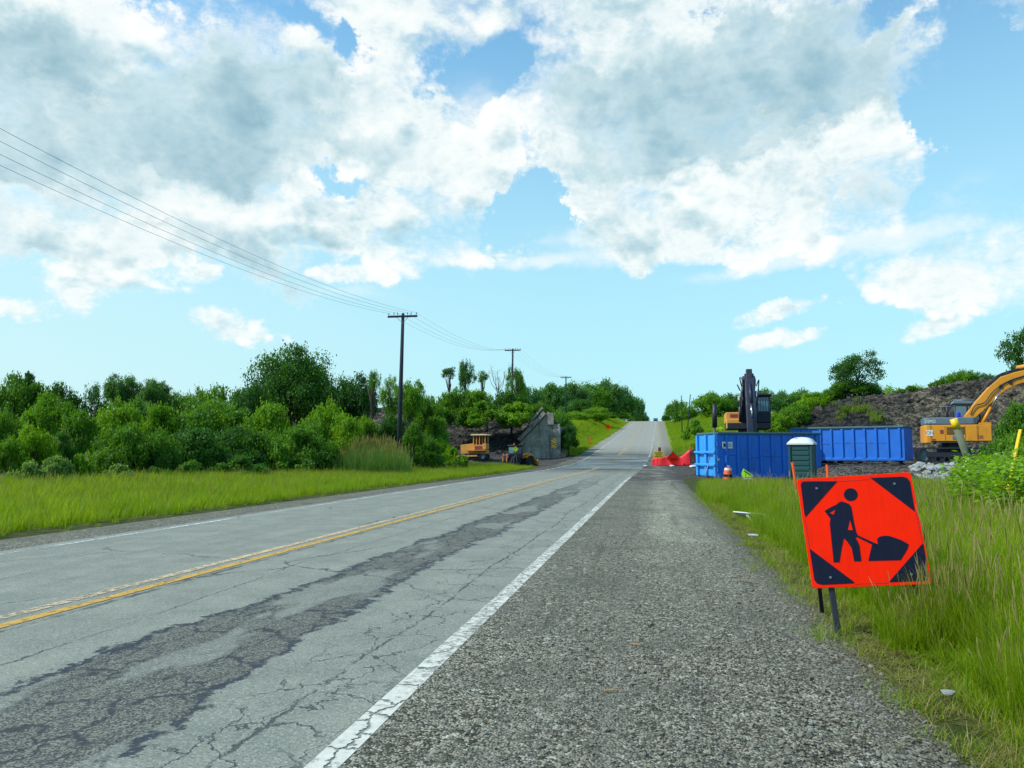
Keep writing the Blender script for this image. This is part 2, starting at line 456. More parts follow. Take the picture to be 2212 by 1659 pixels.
def concrete():
    m, t, out = mat_new('old_concrete')
    co = obj_co(t)
    a = t.noise(co, 0.9, 7, 0.65); b = t.noise(t.vm('MULTIPLY', co, (1, 1, 0.15)), 2.0, 5, 0.6); c = t.noise(co, 9, 6, 0.7)
    col = t.mix(t.ramp(a, .35, .7), (0.23, 0.215, 0.175), (0.43, 0.41, 0.35))
    col = t.mix(t.ramp(b, .50, .72, 0, .7), col, (0.080, 0.068, 0.065))
    col = t.mix(t.ramp(c, .6, .8, 0, .5), col, (0.10, 0.09, 0.08))
    principled(t, out, col, 0.9, 0, 0.2, t.math('ADD', a, t.math('MULTIPLY', c, .5)), 1.0, 0.25)
    return m
CONCRETE = concrete()
def rubble():
    m, t, out = mat_new('rubble_earth')
    co = obj_co(t)
    v = t.voro(co, 2.6, out='Color'); v2 = t.voro(co, 7.0, out='Color'); d = t.voro(co, 2.6)
    a = t.noise(co, 0.35, 6, 0.65); c = t.noise(co, 6, 6, .7)
    val = t.math('ADD', t.math('MULTIPLY', t.sep(v)[0], .5), t.math('MULTIPLY', t.sep(v2)[1], .5))
    col = t.mix(t.ramp(val, .25, .8), (0.008, 0.009, 0.010), (0.043, 0.043, 0.040))
    brown = t.n('ShaderNodeAttribute', attribute_name='brown').outputs['Fac']
    col2 = t.mix(t.ramp(val, .3, .85), (0.040, 0.036, 0.028), (0.20, 0.18, 0.13))
    col = t.mix(t.math('MULTIPLY', t.ramp(a, .3, .6), brown, clamp=True), col, col2)
    col = t.mix(t.ramp(c, .62, .8, 0, .5), col, (0.14, 0.13, 0.13))
    principled(t, out, col, 0.95, 0, 0.1, t.math('ADD', t.math('ADD', t.math('MULTIPLY', d, -.4), c), t.math('MULTIPLY', a, .5)), 0.9, 0.25)
    return m
RUBBLE = rubble()
def rock_mat(name, a, b):
    m, t, out = mat_new(name)
    co = obj_co(t); n = t.noise(co, 5, 6, .7)
    oi = t.n('ShaderNodeObjectInfo').outputs['Random']
    principled(t, out, t.mix(t.math('ADD', t.math('MULTIPLY', n, .5), t.math('MULTIPLY', oi, .5)), a, b), 0.9, 0, 0.2, n, 0.5, 0.05)
    return m
ROCK = rock_mat('pale_rock', (0.16, 0.18, 0.18), (0.36, 0.38, 0.36))
CHUNK = rock_mat('dark_chunk', (0.011, 0.012, 0.013), (0.105, 0.10, 0.085))
PEBBLE = rock_mat('pebble', (0.055, 0.056, 0.045), (0.36, 0.36, 0.29))

# ------------------------------------------------------------------ terrain
_Y = np.arange(-60, 1601, 1.0)
_prof = np.interp(_Y, [-60, 60, 80, 95, 106, 130, 176, 230, 283, 305, 330, 420, 600, 1600],
                  [0, 0, .18, .75, 1.45, 2.9, 5.7, 9.3, 12.9, 13.7, 13.5, 9.0, 6.0, 6.0])
_k = np.exp(-np.linspace(-2, 2, 21)**2); _k /= _k.sum()
_prof = np.convolve(np.pad(_prof, 10, mode='edge'), _k, 'valid')
def zr(Y): return np.interp(Y, _Y, _prof)
def cx(Y): return np.interp(Y, [-60, 40, 75, 110, 180, 290, 400, 1600], [0, 0, .35, .95, 1.3, 2.0, 2.6, 4])
def sstep(x, a, b):
    t = np.clip((np.asarray(x, float)-a)/(b-a), 0, 1)
    return t*t*(3-2*t)
_g = np.random.default_rng(3)
_ph = _g.uniform(0, 6.28, (24, 2)); _dr = _g.uniform(0, 6.28, 24); _fr = np.geomspace(0.05, 6.0, 24)
def wob(X, Y, lo, hi, pw=0.8):
    """sum of waves between two frequencies: a cheap rough surface"""
    z = np.zeros(np.broadcast(X, Y).shape); tot = 0
    for i in range(24):
        if lo <= _fr[i] <= hi:
            a = _fr[i]**-pw; tot += a
            z = z+a*np.sin(_fr[i]*(X*np.cos(_dr[i])+Y*np.sin(_dr[i]))*2+_ph[i, 0])*np.cos(_fr[i]*(-X*np.sin(_dr[i])+Y*np.cos(_dr[i]))*1.7+_ph[i, 1])
    return z/max(tot, 1e-6)
def bed(X, Y):
    """ground level without the dip cut under the road sheets"""
    X = np.asarray(X, float); Y = np.asarray(Y, float)
    s = X-cx(Y)
    z = zr(Y)+0.10*wob(X, Y, .1, 1.2)*sstep(np.abs(s+5), 7.5, 12)
    z = z-0.22*sstep(-s, 11, 13.5)+0.25*sstep(-s, 16, 30)                                # left ditch
    z = z+2.7*sstep(s, 3.0, 13)*sstep(Y, 105, 150)*(1-sstep(Y, 330, 480))                # right bank of the far hill
    z = z+2.8*sstep(-s, 11.5, 19)*sstep(Y, 118, 165)*(1-sstep(Y, 330, 480))              # left bank
    z = z+0.82*sstep(X, 6.6, 9.0)*sstep(Y, 38.0, 41.5)*(1-sstep(Y, 95, 120))             # work platform
    z = z-0.10*sstep(s, 1.5, 2.6)*(1-sstep(Y, 45, 60))
    z = z+0.12*sstep(s, 4.0, 7.5)*(1-sstep(Y, 24, 34))*sstep(Y, 8, 15)
    z = z+1.0*np.exp(-(((X+24.5)/7.0)**2+((Y-93.5)/7)**2)**2)                   # verge swells to the right
    return z
def ground(X, Y):
    X = np.asarray(X, float); Y = np.asarray(Y, float)
    s = X-cx(Y)
    return bed(X, Y)-0.07*sstep(s, -11.2, -10.6)*(1-sstep(s, 1.2, 1.9))
def gz(x, y): return float(ground(x, y))

def axis(segs):
    out = [np.arange(a, b, d) for a, b, d in segs]
    return np.concatenate(out+[[segs[-1][1]]])
gx = axis([(-1500, -300, 120), (-300, -80, 20), (-80, -40, 4), (-40, 45, 0.6), (45, 90, 4), (90, 300, 20), (300, 1500, 120)])
gy = axis([(-60, -4, 4), (-4, 130, 0.6), (130, 420, 4), (420, 800, 20), (800, 3000, 150)])
GX, GY = np.meshgrid(gx, gy)
GZ = ground(GX, GY)
nx_, ny_ = len(gx), len(gy)
idx = np.arange(nx_*ny_).reshape(ny_, nx_)
GF = np.stack([idx[:-1, :-1], idx[:-1, 1:], idx[1:, 1:], idx[1:, :-1]], -1).reshape(-1, 4)
S_ = GX-cx(GY)
dirt = sstep(GX, 3.2, 6.5)*sstep(GY, 36.5, 38.5)*(1-sstep(GY, 92, 106))
dirt = np.maximum(dirt, sstep(S_, .5, 1.6)*(1-sstep(S_, 9, 13))*sstep(GY, 43, 50)*(1-sstep(GY, 80, 92)))
dirt = np.maximum(dirt, sstep(-S_, 10.0, 10.8)*(1-sstep(-S_, 22, 32))*sstep(GY, 68, 78)*(1-sstep(GY, 110, 122)))
dirt = np.clip(dirt+0.35*wob(GX, GY, .2, 2)*((dirt > .05) & (dirt < .95)), 0, 1)
lawn = np.maximum(sstep(GY, 105, 125)*(1-dirt), 0)
def ground_mat():
    m, t, out = mat_new('verge_ground')
    co = obj_co(t)
    a = t.noise(co, 0.5, 6, .65); b = t.noise(co, 5, 6, .7); v = t.voro(co, 9, out='Color')
    g = t.mix(t.ramp(b, .35, .7), (0.030, 0.050, 0.008), (0.085, 0.085, 0.03))
    lw = t.mix(t.ramp(t.math('ADD', t.math('MULTIPLY', a, .6), t.math('MULTIPLY', b, .4)), .35, .68), (0.105, 0.21, 0.012), (0.25, 0.33, 0.022))
    lw = t.mix(t.ramp(t.noise(co, .09, 4, .6), .5, .65, 0, .5), lw, (0.19, 0.23, 0.035))
    g = t.mix(t.n('ShaderNodeAttribute', attribute_name='lawn').outputs['Fac'], g, lw)
    dcol = t.mix(t.ramp(t.math('ADD', t.math('MULTIPLY', t.sep(v)[0], .5), t.math('MULTIPLY', a, .5)), .3, .75), (0.022, 0.022, 0.024), (0.115, 0.108, 0.10))
    col = t.mix(t.n('ShaderNodeAttribute', attribute_name='dirt').outputs['Fac'], g, dcol)
    principled(t, out, col, 0.95, 0, 0.1, t.math('ADD', b, t.math('MULTIPLY', t.sep(v)[1], .4)), 0.7, 0.05)
    return m
me = mesh_np('ground', np.stack([GX, GY, GZ], -1).reshape(-1, 3), GF, {'dirt': dirt.ravel(), 'lawn': lawn.ravel()}, [ground_mat()], True)
tag(link('ground', me), kind='structure')

# ------------------------------------------------------------------ road, shoulders, painted lines
def strip(name, s0, s1, y0, y1, dz, mat, ns=2, dy=0.5, kind='structure', parent=None, edge=None, drop=0.0):
    ys = np.concatenate([np.arange(y0, min(y1, 130), dy), np.arange(max(y0, 130), y1+.01, 3.0)]) if y1 > 130 else np.arange(y0, y1+.01, dy)
    u = np.linspace(0, 1, ns)
    Yg, Ug = np.meshgrid(ys, u, indexing='ij')
    e0 = s0+(edge(Yg, 0) if edge else 0); e1 = s1+(edge(Yg, 1) if edge else 0)
    Sg = e0+(e1-e0)*Ug
    Xg = Sg+cx(Yg)
    Zg = zr(Yg)+dz-0.012*np.abs(Sg+5.25)/4*0
    if drop: Zg = Zg-drop*np.abs(np.clip((Ug-.5)*2, 0, 1))**2 if drop > 0 else Zg+drop*np.clip((.5-Ug)*2, 0, 1)**2
    n0, n1 = Yg.shape
    ii = np.arange(n0*n1).reshape(n0, n1)
    Fq = np.stack([ii[:-1, :-1], ii[:-1, 1:], ii[1:, 1:], ii[1:, :-1]], -1).reshape(-1, 4)
    o = link(name, mesh_np(name, np.stack([Xg, Yg, Zg], -1).reshape(-1, 3), Fq, None, [mat], True), parent)
    if parent is None: tag(o, kind=kind)
    return o

def asphalt():
    m, t, out = mat_new('old_asphalt')
    co = obj_co(t)
    x, y, z = t.sep(co)
    fine = t.noise(co, 55, 5, .75); mid = t.noise(co, 1.6, 6, .65)
    streak = t.noise(t.vm('MULTIPLY', co, (1.6, 0.10, 1)), 1.5, 5, .6)
    speck = t.voro(co, 105, out='Color')
    sp = t.sep(speck)[0]
    col = t.mix(t.ramp(mid, .3, .7), (0.172, 0.190, 0.154), (0.250, 0.264, 0.212))
    col = t.mix(t.ramp(streak, .42, .68, 0, .42), col, (0.156, 0.174, 0.150))
    col = t.mix(t.ramp(sp, .72, .97, 0, .6), col, (0.36, 0.40, 0.36))
    col = t.mix(t.ramp(sp, .30, .05, 0, .6), col, (0.085, 0.11, 0.11))
    col = t.mix(t.ramp(fine, .5, .75, 0, .35), col, (0.10, 0.13, 0.135))
    # slow wander of everything that runs along the road
    wv = t.noise(t.vm('MULTIPLY', co, (0, 0.16, 0)), 1.0, 4, .6, out=1)
    wx, wy, wz = t.sep(wv)
    rag = t.noise(co, 2.2, 6, .7)
    rag2 = t.noise(co, 7.0, 5, .7)
    def off(c, wsrc, amp):
        return t.math('ADD', t.math('SUBTRACT', x, c), t.math('MULTIPLY', t.math('SUBTRACT', wsrc, .5), amp))
    # raveled wheel path
    d = t.math('ABSOLUTE', off(-3.2, wx, .9))
    d = t.math('ADD', d, t.math('MULTIPLY', t.math('SUBTRACT', rag, .5), .75))
    far = t.ramp(y, 20, 50, 1, .25)
    d = t.math('ADD', t.math('SUBTRACT', d, t.ramp(y, 9, 3, 0, .22)), t.math('MULTIPLY', t.math('SUBTRACT', t.noise(co, 18, 4, .7), .5), .22))
    band = t.math('MULTIPLY', t.ramp(d, .52, .36), t.ramp(t.noise(t.vm('MULTIPLY', co, (.5, .22, 1)), 1.0, 4, .6), .28, .40))
    band = t.math('MULTIPLY', band, far)
    patch = t.math('MULTIPLY', t.ramp(t.noise(t.vm('MULTIPLY', co, (1.2, .4, 1)), 1.1, 3, .5), .52, .58), 0.85)
    inner = t.mix(t.ramp(sp, .15, .95), (0.030, 0.036, 0.034), (0.20, 0.21, 0.17))
    inner = t.mix(t.ramp(rag2, .54, .70, 0, .75), inner, (0.04, 0.05, 0.062))
    band = t.math('MULTIPLY', band, t.math('SUBTRACT', 1, t.math('MULTIPLY', patch, .85)))
    bcr = t.ramp(t.voro(t.vm('MULTIPLY', t.vm('ADD', co, t.vm('SCALE', t.vm('SUBTRACT', t.noise(co, 2.5, 5, .65, out=1), (.5, .5, .5)), .5)), (1.5, .55, 1)), 3.2, 'DISTANCE_TO_EDGE', dim='2D'), .09, .02)
    inner = t.mix(t.math('MULTIPLY', bcr, t.ramp(rag, .38, .55)), inner, (0.02, 0.026, 0.036))
    col = t.mix(t.math('MULTIPLY', band, .92), col, inner)
    rim = t.math('MULTIPLY', t.math('MULTIPLY', t.ramp(t.math('ABSOLUTE', t.math('SUBTRACT', d, .43)), .065, .02), far), t.ramp(rag2, .36, .48))
    col = t.mix(t.math('MULTIPLY', rim, .9), col, (0.022, 0.03, 0.044))
    # crack network
    cw = t.vm('ADD', co, t.vm('SCALE', t.vm('SUBTRACT', t.noise(co, 1.3, 5, .65, out=1), (.5, .5, .5)), .9))
    def cracks(scale, wid, stretch):
        v = t.voro(t.vm('MULTIPLY', cw, stretch), scale, 'DISTANCE_TO_EDGE', dim='2D')
        return t.ramp(v, wid, wid*.2)
    gator = t.math('MULTIPLY', cracks(1.7, .022, (1.5, .8, 1)), t.ramp(t.math('ADD', t.math('ABSOLUTE', off(-1.95, wy, .5)), t.math('MULTIPLY', t.math('SUBTRACT', rag, .5), .8)), .5, .22))
    slab = t.math('MULTIPLY', cracks(.30, .007, (.8, 1, 1)), t.ramp(t.noise(co, .4, 3), .40, .55))
    def longc(c, amp, wd, wsrc):
        dd = t.math('ABSOLUTE', t.math('ADD', off(c, wsrc, amp), t.math('MULTIPLY', t.math('SUBTRACT', rag2, .5), .16)))
        return t.ramp(dd, wd, wd*.3)
    lc = t.math('MAXIMUM', t.math('MULTIPLY', longc(-1.98, .5, .018, wy), t.ramp(rag, .40, .52)), t.math('MULTIPLY', longc(-4.35, 1.0, .014, wz), t.ramp(mid, .42, .54)))
    lc = t.math('MAXIMUM', lc, t.math('MULTIPLY', longc(-7.2, 1.4, .016, wy), t.ramp(mid, .45, .55)))
    lc = t.math('MAXIMUM', lc, t.math('MULTIPLY', longc(-5.08, .04, .05, wz), t.ramp(rag, .36, .60)))   # tar along the centre line
    lc = t.math('MAXIMUM', lc, t.math('MULTIPLY', longc(-1.40, .08, .02, wz), t.ramp(rag, .36, .55)))
    ck = t.math('MAXIMUM', t.math('MAXIMUM', gator, slab), lc)
    col = t.mix(t.math('MULTIPLY', ck, .78), col, (0.028, 0.035, 0.042))
    # wet, silty stretch in the work zone
    wet = t.math('MULTIPLY', t.math('MULTIPLY', t.ramp(y, 58, 70), t.ramp(y, 106, 94)), t.ramp(t.noise(t.vm('MULTIPLY', co, (.13, .30, 1)), 1, 5, .65), .40, .55))
    mud = t.math('MULTIPLY', t.math('MULTIPLY', t.ramp(y, 52, 66), t.ramp(y, 112, 98)), t.ramp(t.noise(t.vm('MULTIPLY', co, (.10, .5, 1)), 1, 5, .65), .40, .53))
    col = t.mix(t.math('MULTIPLY', mud, .88), col, (0.050, 0.050, 0.047))
    col = t.mix(t.math('MULTIPLY', wet, .8), col, (0.045, 0.055, 0.068))
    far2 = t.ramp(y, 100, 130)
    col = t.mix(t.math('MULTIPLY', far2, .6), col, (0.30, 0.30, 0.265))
    h = t.math('SUBTRACT', t.math('ADD', t.math('MULTIPLY', fine, .25), t.math('MULTIPLY', sp, .15)), t.math('ADD', t.math('MULTIPLY', ck, 1.2), t.math('MULTIPLY', band, t.math('ADD', .5, rag2))))
    rg = t.mix(wet, (.9, .9, .9), (.26, .26, .26))
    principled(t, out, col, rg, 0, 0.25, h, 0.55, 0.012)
    return m
def gravel():
    m, t, out = mat_new('gravel_shoulder')
    co = obj_co(t)
    x, y, z = t.sep(co)
    v = t.voro(co, 68, out='Color'); d = t.voro(co, 68); v2 = t.voro(co, 29, out='Color'); d2 = t.voro(co, 29)
    a = t.noise(co, .8, 6, .65); b = t.noise(t.vm('MULTIPLY', co, (1, .2, 1)), 2.2, 4, .6)
    r, g, bl = t.sep(v); r2, g2, b2 = t.sep(v2)
    pick = t.math('GREATER_THAN', g2, .72)
    val = t.math('ADD', t.math('MULTIPLY', r, t.math('SUBTRACT', 1, pick)), t.math('MULTIPLY', r2, pick))
    col = t.mix(t.ramp(val, .1, .95), (0.040, 0.043, 0.032), (0.310, 0.310, 0.235))
    col = t.mix(t.ramp(val, .88, .97, 0, .8), col, (0.42, 0.44, 0.39))
    col = t.mix(t.ramp(bl, .85, .95, 0, .5), col, (0.20, 0.14, 0.09))
    col = t.mix(t.ramp(a, .42, .68, 0, .6), col, (0.10, 0.108, 0.088))
    ruts = t.noise(t.vm('MULTIPLY', co, (2.2, .07, 1)), 1.4, 4, .6)
    col = t.mix(t.ramp(ruts, .5, .68, 0, .6), col, (0.17, 0.172, 0.14))
    col = t.mix(t.ramp(ruts, .45, .30, 0, .5), col, (0.062, 0.068, 0.058))
    lite = t.math('MULTIPLY', t.ramp(t.math('ABSOLUTE', t.math('SUBTRACT', x, .35)), .9, .2), t.ramp(y, 5, 14))
    col = t.mix(t.math('MULTIPLY', lite, t.ramp(b, .32, .6, .35, .95)), col, t.vm('MULTIPLY', col, (1.75, 1.75, 1.7)))
    col = t.mix(t.math('MULTIPLY', t.ramp(t.math('SUBTRACT', x, t.math('MULTIPLY', a, .6)), .75, 1.3), .7), col, (0.085, 0.075, 0.045))
    wet = t.math('MULTIPLY', t.math('MULTIPLY', t.ramp(y, 28, 44), t.ramp(y, 104, 92)), t.ramp(t.noise(t.vm('MULTIPLY', co, (.6, .3, 1)), 1, 4, .6), .36, .56))
    col = t.mix(t.math('MULTIPLY', wet, .8), col, (0.05, 0.052, 0.056))
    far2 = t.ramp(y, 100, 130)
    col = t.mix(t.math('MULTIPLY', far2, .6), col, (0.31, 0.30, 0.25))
    hh = t.math('SUBTRACT', t.math('ADD', t.math('MULTIPLY', val, .5), 1), t.math('ADD', d, t.math('MULTIPLY', d2, .5)))
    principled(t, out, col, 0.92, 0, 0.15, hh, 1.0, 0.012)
    return m
def line_mat(name, a, b, wear_lo, wear_hi):
    m, t, out = mat_new(name)
    co = obj_co(t)
    n = t.noise(co, 13, 6, .8); n2 = t.noise(t.vm('MULTIPLY', co, (1, .3, 1)), 1.5, 4, .6)
    cw = t.vm('ADD', co, t.vm('SCALE', t.vm('SUBTRACT', t.noise(co, 3, 5, .65, out=1), (.5, .5, .5)), .35))
    ck = t.ramp(t.voro(cw, 3.4, 'DISTANCE_TO_EDGE', dim='2D'), .06, .02)
    ck = t.math('MULTIPLY', ck, t.ramp(n2, .38, .55))
    w_ = t.ramp(t.math('ADD', t.math('MULTIPLY', n, .6), t.math('MULTIPLY', n2, .4)), wear_lo, wear_hi)
    w_ = t.math('MULTIPLY', w_, t.math('SUBTRACT', 1, ck))
    p = t.n('ShaderNodeBsdfPrincipled'); t.put(p.inputs['Base Color'], t.mix(t.ramp(n, .3, .7), a, b)); p.inputs['Roughness'].default_value = .8
    p.inputs['Specular IOR Level'].default_value = .2
    tr = t.n('ShaderNodeBsdfTransparent')
    mx = t.n('ShaderNodeMixShader'); t.put(mx.inputs[0], w_)
    t.t.links.new(tr.outputs[0], mx.inputs[1]); t.t.links.new(p.outputs[0], mx.inputs[2])
    t.t.links.new(mx.outputs[0], out.inputs[0])
    return m
ASPH, GRAV = asphalt(), gravel()
def shoulder_edge(Y, side):
    return 0.26*wob(Y*0+1.0, Y*1.0, .1, 3)+0.10*wob(Y*0+9, Y, 1.5, 6)
road = strip('road', -9.25, -1.20, -6, 420, 0.0, ASPH, 6, edge=lambda Y, s: 0.07*wob(Y*0+5*s, Y, .3, 6))
strip('gravel_shoulder', -1.41, 2.1, -6, 420, 0.002, GRAV, 8, .2, edge=lambda Y, s: s*shoulder_edge(Y, s)*1.2+(1-s)*(.028*wob(Y*0+3, Y*1.6, .6, 6)-.01), drop=0.14)
strip('gravel_shoulder', -11.3, -8.95, -6, 420, -0.004, GRAV, 6, edge=lambda Y, s: (1-s)*shoulder_edge(Y, s), drop=-0.14)
LW = line_mat('worn_white_line', (0.44, 0.46, 0.40), (0.60, 0.61, 0.54), .39, .53)
LWF = line_mat('faint_white_line', (0.50, 0.56, 0.54), (0.58, 0.62, 0.58), .44, .56)
LY = line_mat('yellow_line', (0.42, 0.24, 0.04), (0.56, 0.36, 0.09), .34, .47)
LYW = line_mat('worn_yellow_line', (0.44, 0.27, 0.08), (0.58, 0.52, 0.40), .43, .54)
ed = lambda Y, s: 0.012*wob(Y*0+3*s, Y, 1, 6)
strip('edge_line', -1.56, -1.41, -6, 46, 0.004, LW, 2, .25, parent=road, edge=ed)
strip('edge_line', -1.53, -1.38, 96, 305, 0.006, LWF, 2, 1, parent=road)
strip('edge_line', -9.00, -8.88, -6, 305, 0.005, LWF, 2, .5, parent=road)
LYF = line_mat('faint_yellow_line', (0.44, 0.33, 0.14), (0.52, 0.42, 0.22), .42, .55)
for a_, b_, m_ in ((-5.30, -5.17, LY), (-5.56, -5.43, LYW)):
    strip('centre_line', a_, b_, -6, 70, 0.005, m_, 2, .4, parent=road, edge=ed)
    strip('centre_line', a_, b_, 101, 305, 0.006, LYF, 2, 1, parent=road)

# ------------------------------------------------------------------ railway embankment, cut on both sides of the road
def embankment(name, x0, x1, ycrest, toe, top, rough, y0, y1, step, brown, taper):
    xs = np.arange(x0, x1+.01, step); ys = np.arange(y0, y1+.01, step)
    Xg, Yg = np.meshgrid(xs, ys)
    yc = ycrest(Xg)
    prof = np.clip(1-(yc-Yg)/toe, 0, 1)*(Yg <= yc)+(Yg > yc)*np.clip(1-(Yg-yc-4)/9, 0, 1)
    h = top(Xg)*prof
    w2 = wob(Xg, Yg, .25, 6, .75)
    nz_ = rough*(w2*1.5+0.25*_g.normal(size=Xg.shape)*.5)*np.clip(h/1.2, 0, 1)
    e = taper(Xg, Yg)
    Z = bed(Xg, Yg)+(h+nz_)*e-0.12
    br = brown(Xg, Yg, h)
    n0, n1 = Xg.shape
    ii = np.arange(n0*n1).reshape(n0, n1)
    Fq = np.stack([ii[:-1, :-1], ii[:-1, 1:], ii[1:, 1:], ii[1:, :-1]], -1).reshape(-1, 4)
    o = link(name, mesh_np(name, np.stack([Xg, Yg, Z], -1).reshape(-1, 3), Fq, {'brown': br.ravel()}, [RUBBLE], False))
    tag(o, kind='structure')
    return lambda x, y: float(np.interp(x, xs, [np.interp(y, ys, Z[:, j]) for j in range(n1)])) if False else Z[int(np.clip(round((y-y0)/step), 0, n0-1)), int(np.clip(round((x-x0)/step), 0, n1-1))]
bankR = embankment('embankment', 8, 62, lambda X: 66-0.10*(X-8), 9.5,
                   lambda X: np.interp(X, [8, 11, 14, 18, 22, 28, 40, 62], [1.3, 3.6, 4.7, 5.3, 5.7, 6.4, 6.8, 6.9]), .55, 50, 80, .22,
                   lambda X, Y, h: np.clip(sstep(X, 15, 19)*(1-sstep(X, 25, 30))*1.3+.1, 0, 1), lambda X, Y: sstep(X, 8, 9.5))
bankL = embankment('embankment', -62, -12.4, lambda X: 104-0.15*(X+18), 9.0,
                   lambda X: np.interp(X, [-62, -34, -27, -22, -18, -15.5, -12.4], [6.6, 6.4, 5.2, 4.6, 4.9, 5.6, 3.6]), .45, 86, 126, .3,
                   lambda X, Y, h: X*0+.15+.7*sstep(h, 2.2, 4.0), lambda X, Y: 1-sstep(X, -17.6, -16.6)*(1-sstep(Y, 98.2, 98.6)))

# ------------------------------------------------------------------ grass and weeds (nobody could count them)
PROTO = []
def blades(n, h, spread, wd, lean, g, droop=.5, seg=3):
    V, Fq, T = [], [], []
    for i in range(n):
        r = spread*math.sqrt(g.random()); a = g.uniform(0, 6.283)
        b = np.array([r*math.cos(a), r*math.sin(a), -0.05])
        hh = h*g.uniform(.5, 1.0); az_ = g.uniform(0, 6.283); ln = lean*g.uniform(.15, 1)
        d = np.array([math.cos(az_), math.sin(az_), 0]); pz = np.array([-d[1], d[0], 0])
        ww = wd*g.uniform(.6, 1.2); tv = g.uniform(0, 1)
        k0 = len(V)
        for k in range(seg+1):
            u = k/seg
            c = b+d*hh*ln*(u*.5+u*u*droop*1.3)+np.array([0, 0, hh*(u-.28*droop*ln*u*u)])
            q = ww*(1-u**1.5)*.5+.0006
            V += [c-pz*q, c+pz*q]; T += [tv*.75+u*.25]*2
        for k in range(seg):
            j = k0+2*k; Fq.append((j, j+1, j+3, j+2))
    return V, Fq, T
def heads(n, h, spread, lean, g, sz=1.0):
    """seed heads on thin stalks"""
    V, Fq, T = [], [], []
    for i in range(n):
        r = spread*math.sqrt(g.random()); a = g.uniform(0, 6.283); az_ = g.uniform(0, 6.283)
        d = np.array([math.cos(az_), math.sin(az_), 0]); pz = np.array([-d[1], d[0], 0]); ln = lean*g.uniform(.2, 1)
        hh = h*g.uniform(.8, 1.15); b = np.array([r*math.cos(a), r*math.sin(a), 0])
        pt = lambda u: b+d*hh*ln*(u*.35+u*u*.5)+np.array([0, 0, hh*u])
        tv = g.uniform(0, 1)
        prof = [(0, .0016), (.5, .0014), (.8, .0013), (.84, .008*sz), (.92, .009*sz), (1.0, .001)]
        for side in (pz, d):
            k0 = len(V)
            for u, q in prof:
                c = pt(u); V += [c-side*q, c+side*q]; T += [tv]*2
            for k in range(len(prof)-1):
                j = k0+2*k; Fq.append((j, j+1, j+3, j+2))
    return V, Fq, T
def broad(n, h, spread, sz, g):
    """leafy weed: leaves up a few stems"""
    V, Fq, T = [], [], []
    for i in range(n):
        u = g.uniform(.1, 1); a = g.uniform(0, 6.283); r = spread*(1-.5*u)*g.uniform(.2, 1)
        c = np.array([r*math.cos(a), r*math.sin(a), h*u])
        d = np.array([math.cos(a), math.sin(a), g.uniform(-.5, .6)])*sz*g.uniform(.6, 1.2)
        p_ = np.array([-math.sin(a), math.cos(a), g.uniform(-.3, .3)])*sz*.32
        k0 = len(V); V += [c, c+d*.5+p_, c+d, c+d*.5-p_]; T += [g.uniform(0, 1)]*4; Fq.append((k0, k0+1, k0+2, k0+3))
    return V, Fq, T
HID = bpy.data.collections.new('tuft_kinds')
def proto(name, parts):
    V, Fq, T, M = [], [], [], []
    for (v, f, t_), mi in parts:
        b = len(V); V += list(v); Fq += [tuple(b+i for i in q) for q in f]; T += t_; M += [mi]*len(f)
    mats = [GRASS, GRASS_DRY, REED, FLOWER, LEAF['bright'], LEAF['mid']]
    me = mesh_np(name, V, Fq, {'tint': T}, mats)
    me.polygons.foreach_set('material_index', M)
    o = bpy.data.objects.new('%02d_%s' % (len(PROTO), name), me)
    HID.objects.link(o); PROTO.append(o)
    return len(PROTO)-1
G_ = np.random.default_rng(11)
TALL = [proto('tall_grass', [(blades(32, .75, .15, .009, .6, G_), 0), (blades(3, .62, .15, .006, .9, G_), 1)]) for _ in range(3)]
SEED = [proto('seeding_grass', [(blades(24, .62, .14, .009, .5, G_), 0), (heads(3, .8, .12, .3, G_, .6), 1)]) for _ in range(2)]
SHORT = [proto('short_grass', [(blades(26, .26, .12, .008, .9, G_), 0), (blades(5, .2, .12, .006, 1.2, G_), 1)]) for _ in range(2)]
DRY = [proto('dry_grass', [(blades(12, .2, .13, .006, 1.5, G_, .8), 1), (blades(9, .2, .13, .006, 1.2, G_), 0)]) for _ in range(2)]
FAR = [proto('far_grass', [(blades(44, .8, .34, .022, .5, G_), 0), (blades(3, .75, .34, .012, .5, G_), 1)]) for _ in range(3)]
WEED = [proto('leafy_weed', [(broad(130, .75, .42, .11, G_), 4), (blades(10, .7, .3, .01, .5, G_), 0)]) for _ in range(2)]
WEEDF = [proto('flowering_weed', [(broad(120, .8, .4, .10, G_), 4), ((lambda v: ([np.array(q)+np.array([0, 0, .5]) for q in v[0]], v[1], v[2]))(broad(22, .35, .35, .04, G_)), 3)]) for _ in range(2)]
REEDS = [proto('reed', [(blades(34, 2.5, .5, .035, .28, G_), 2), (heads(3, 2.5, .45, .2, G_, 2.6), 1)]) for _ in range(2)]
STONE0 = []
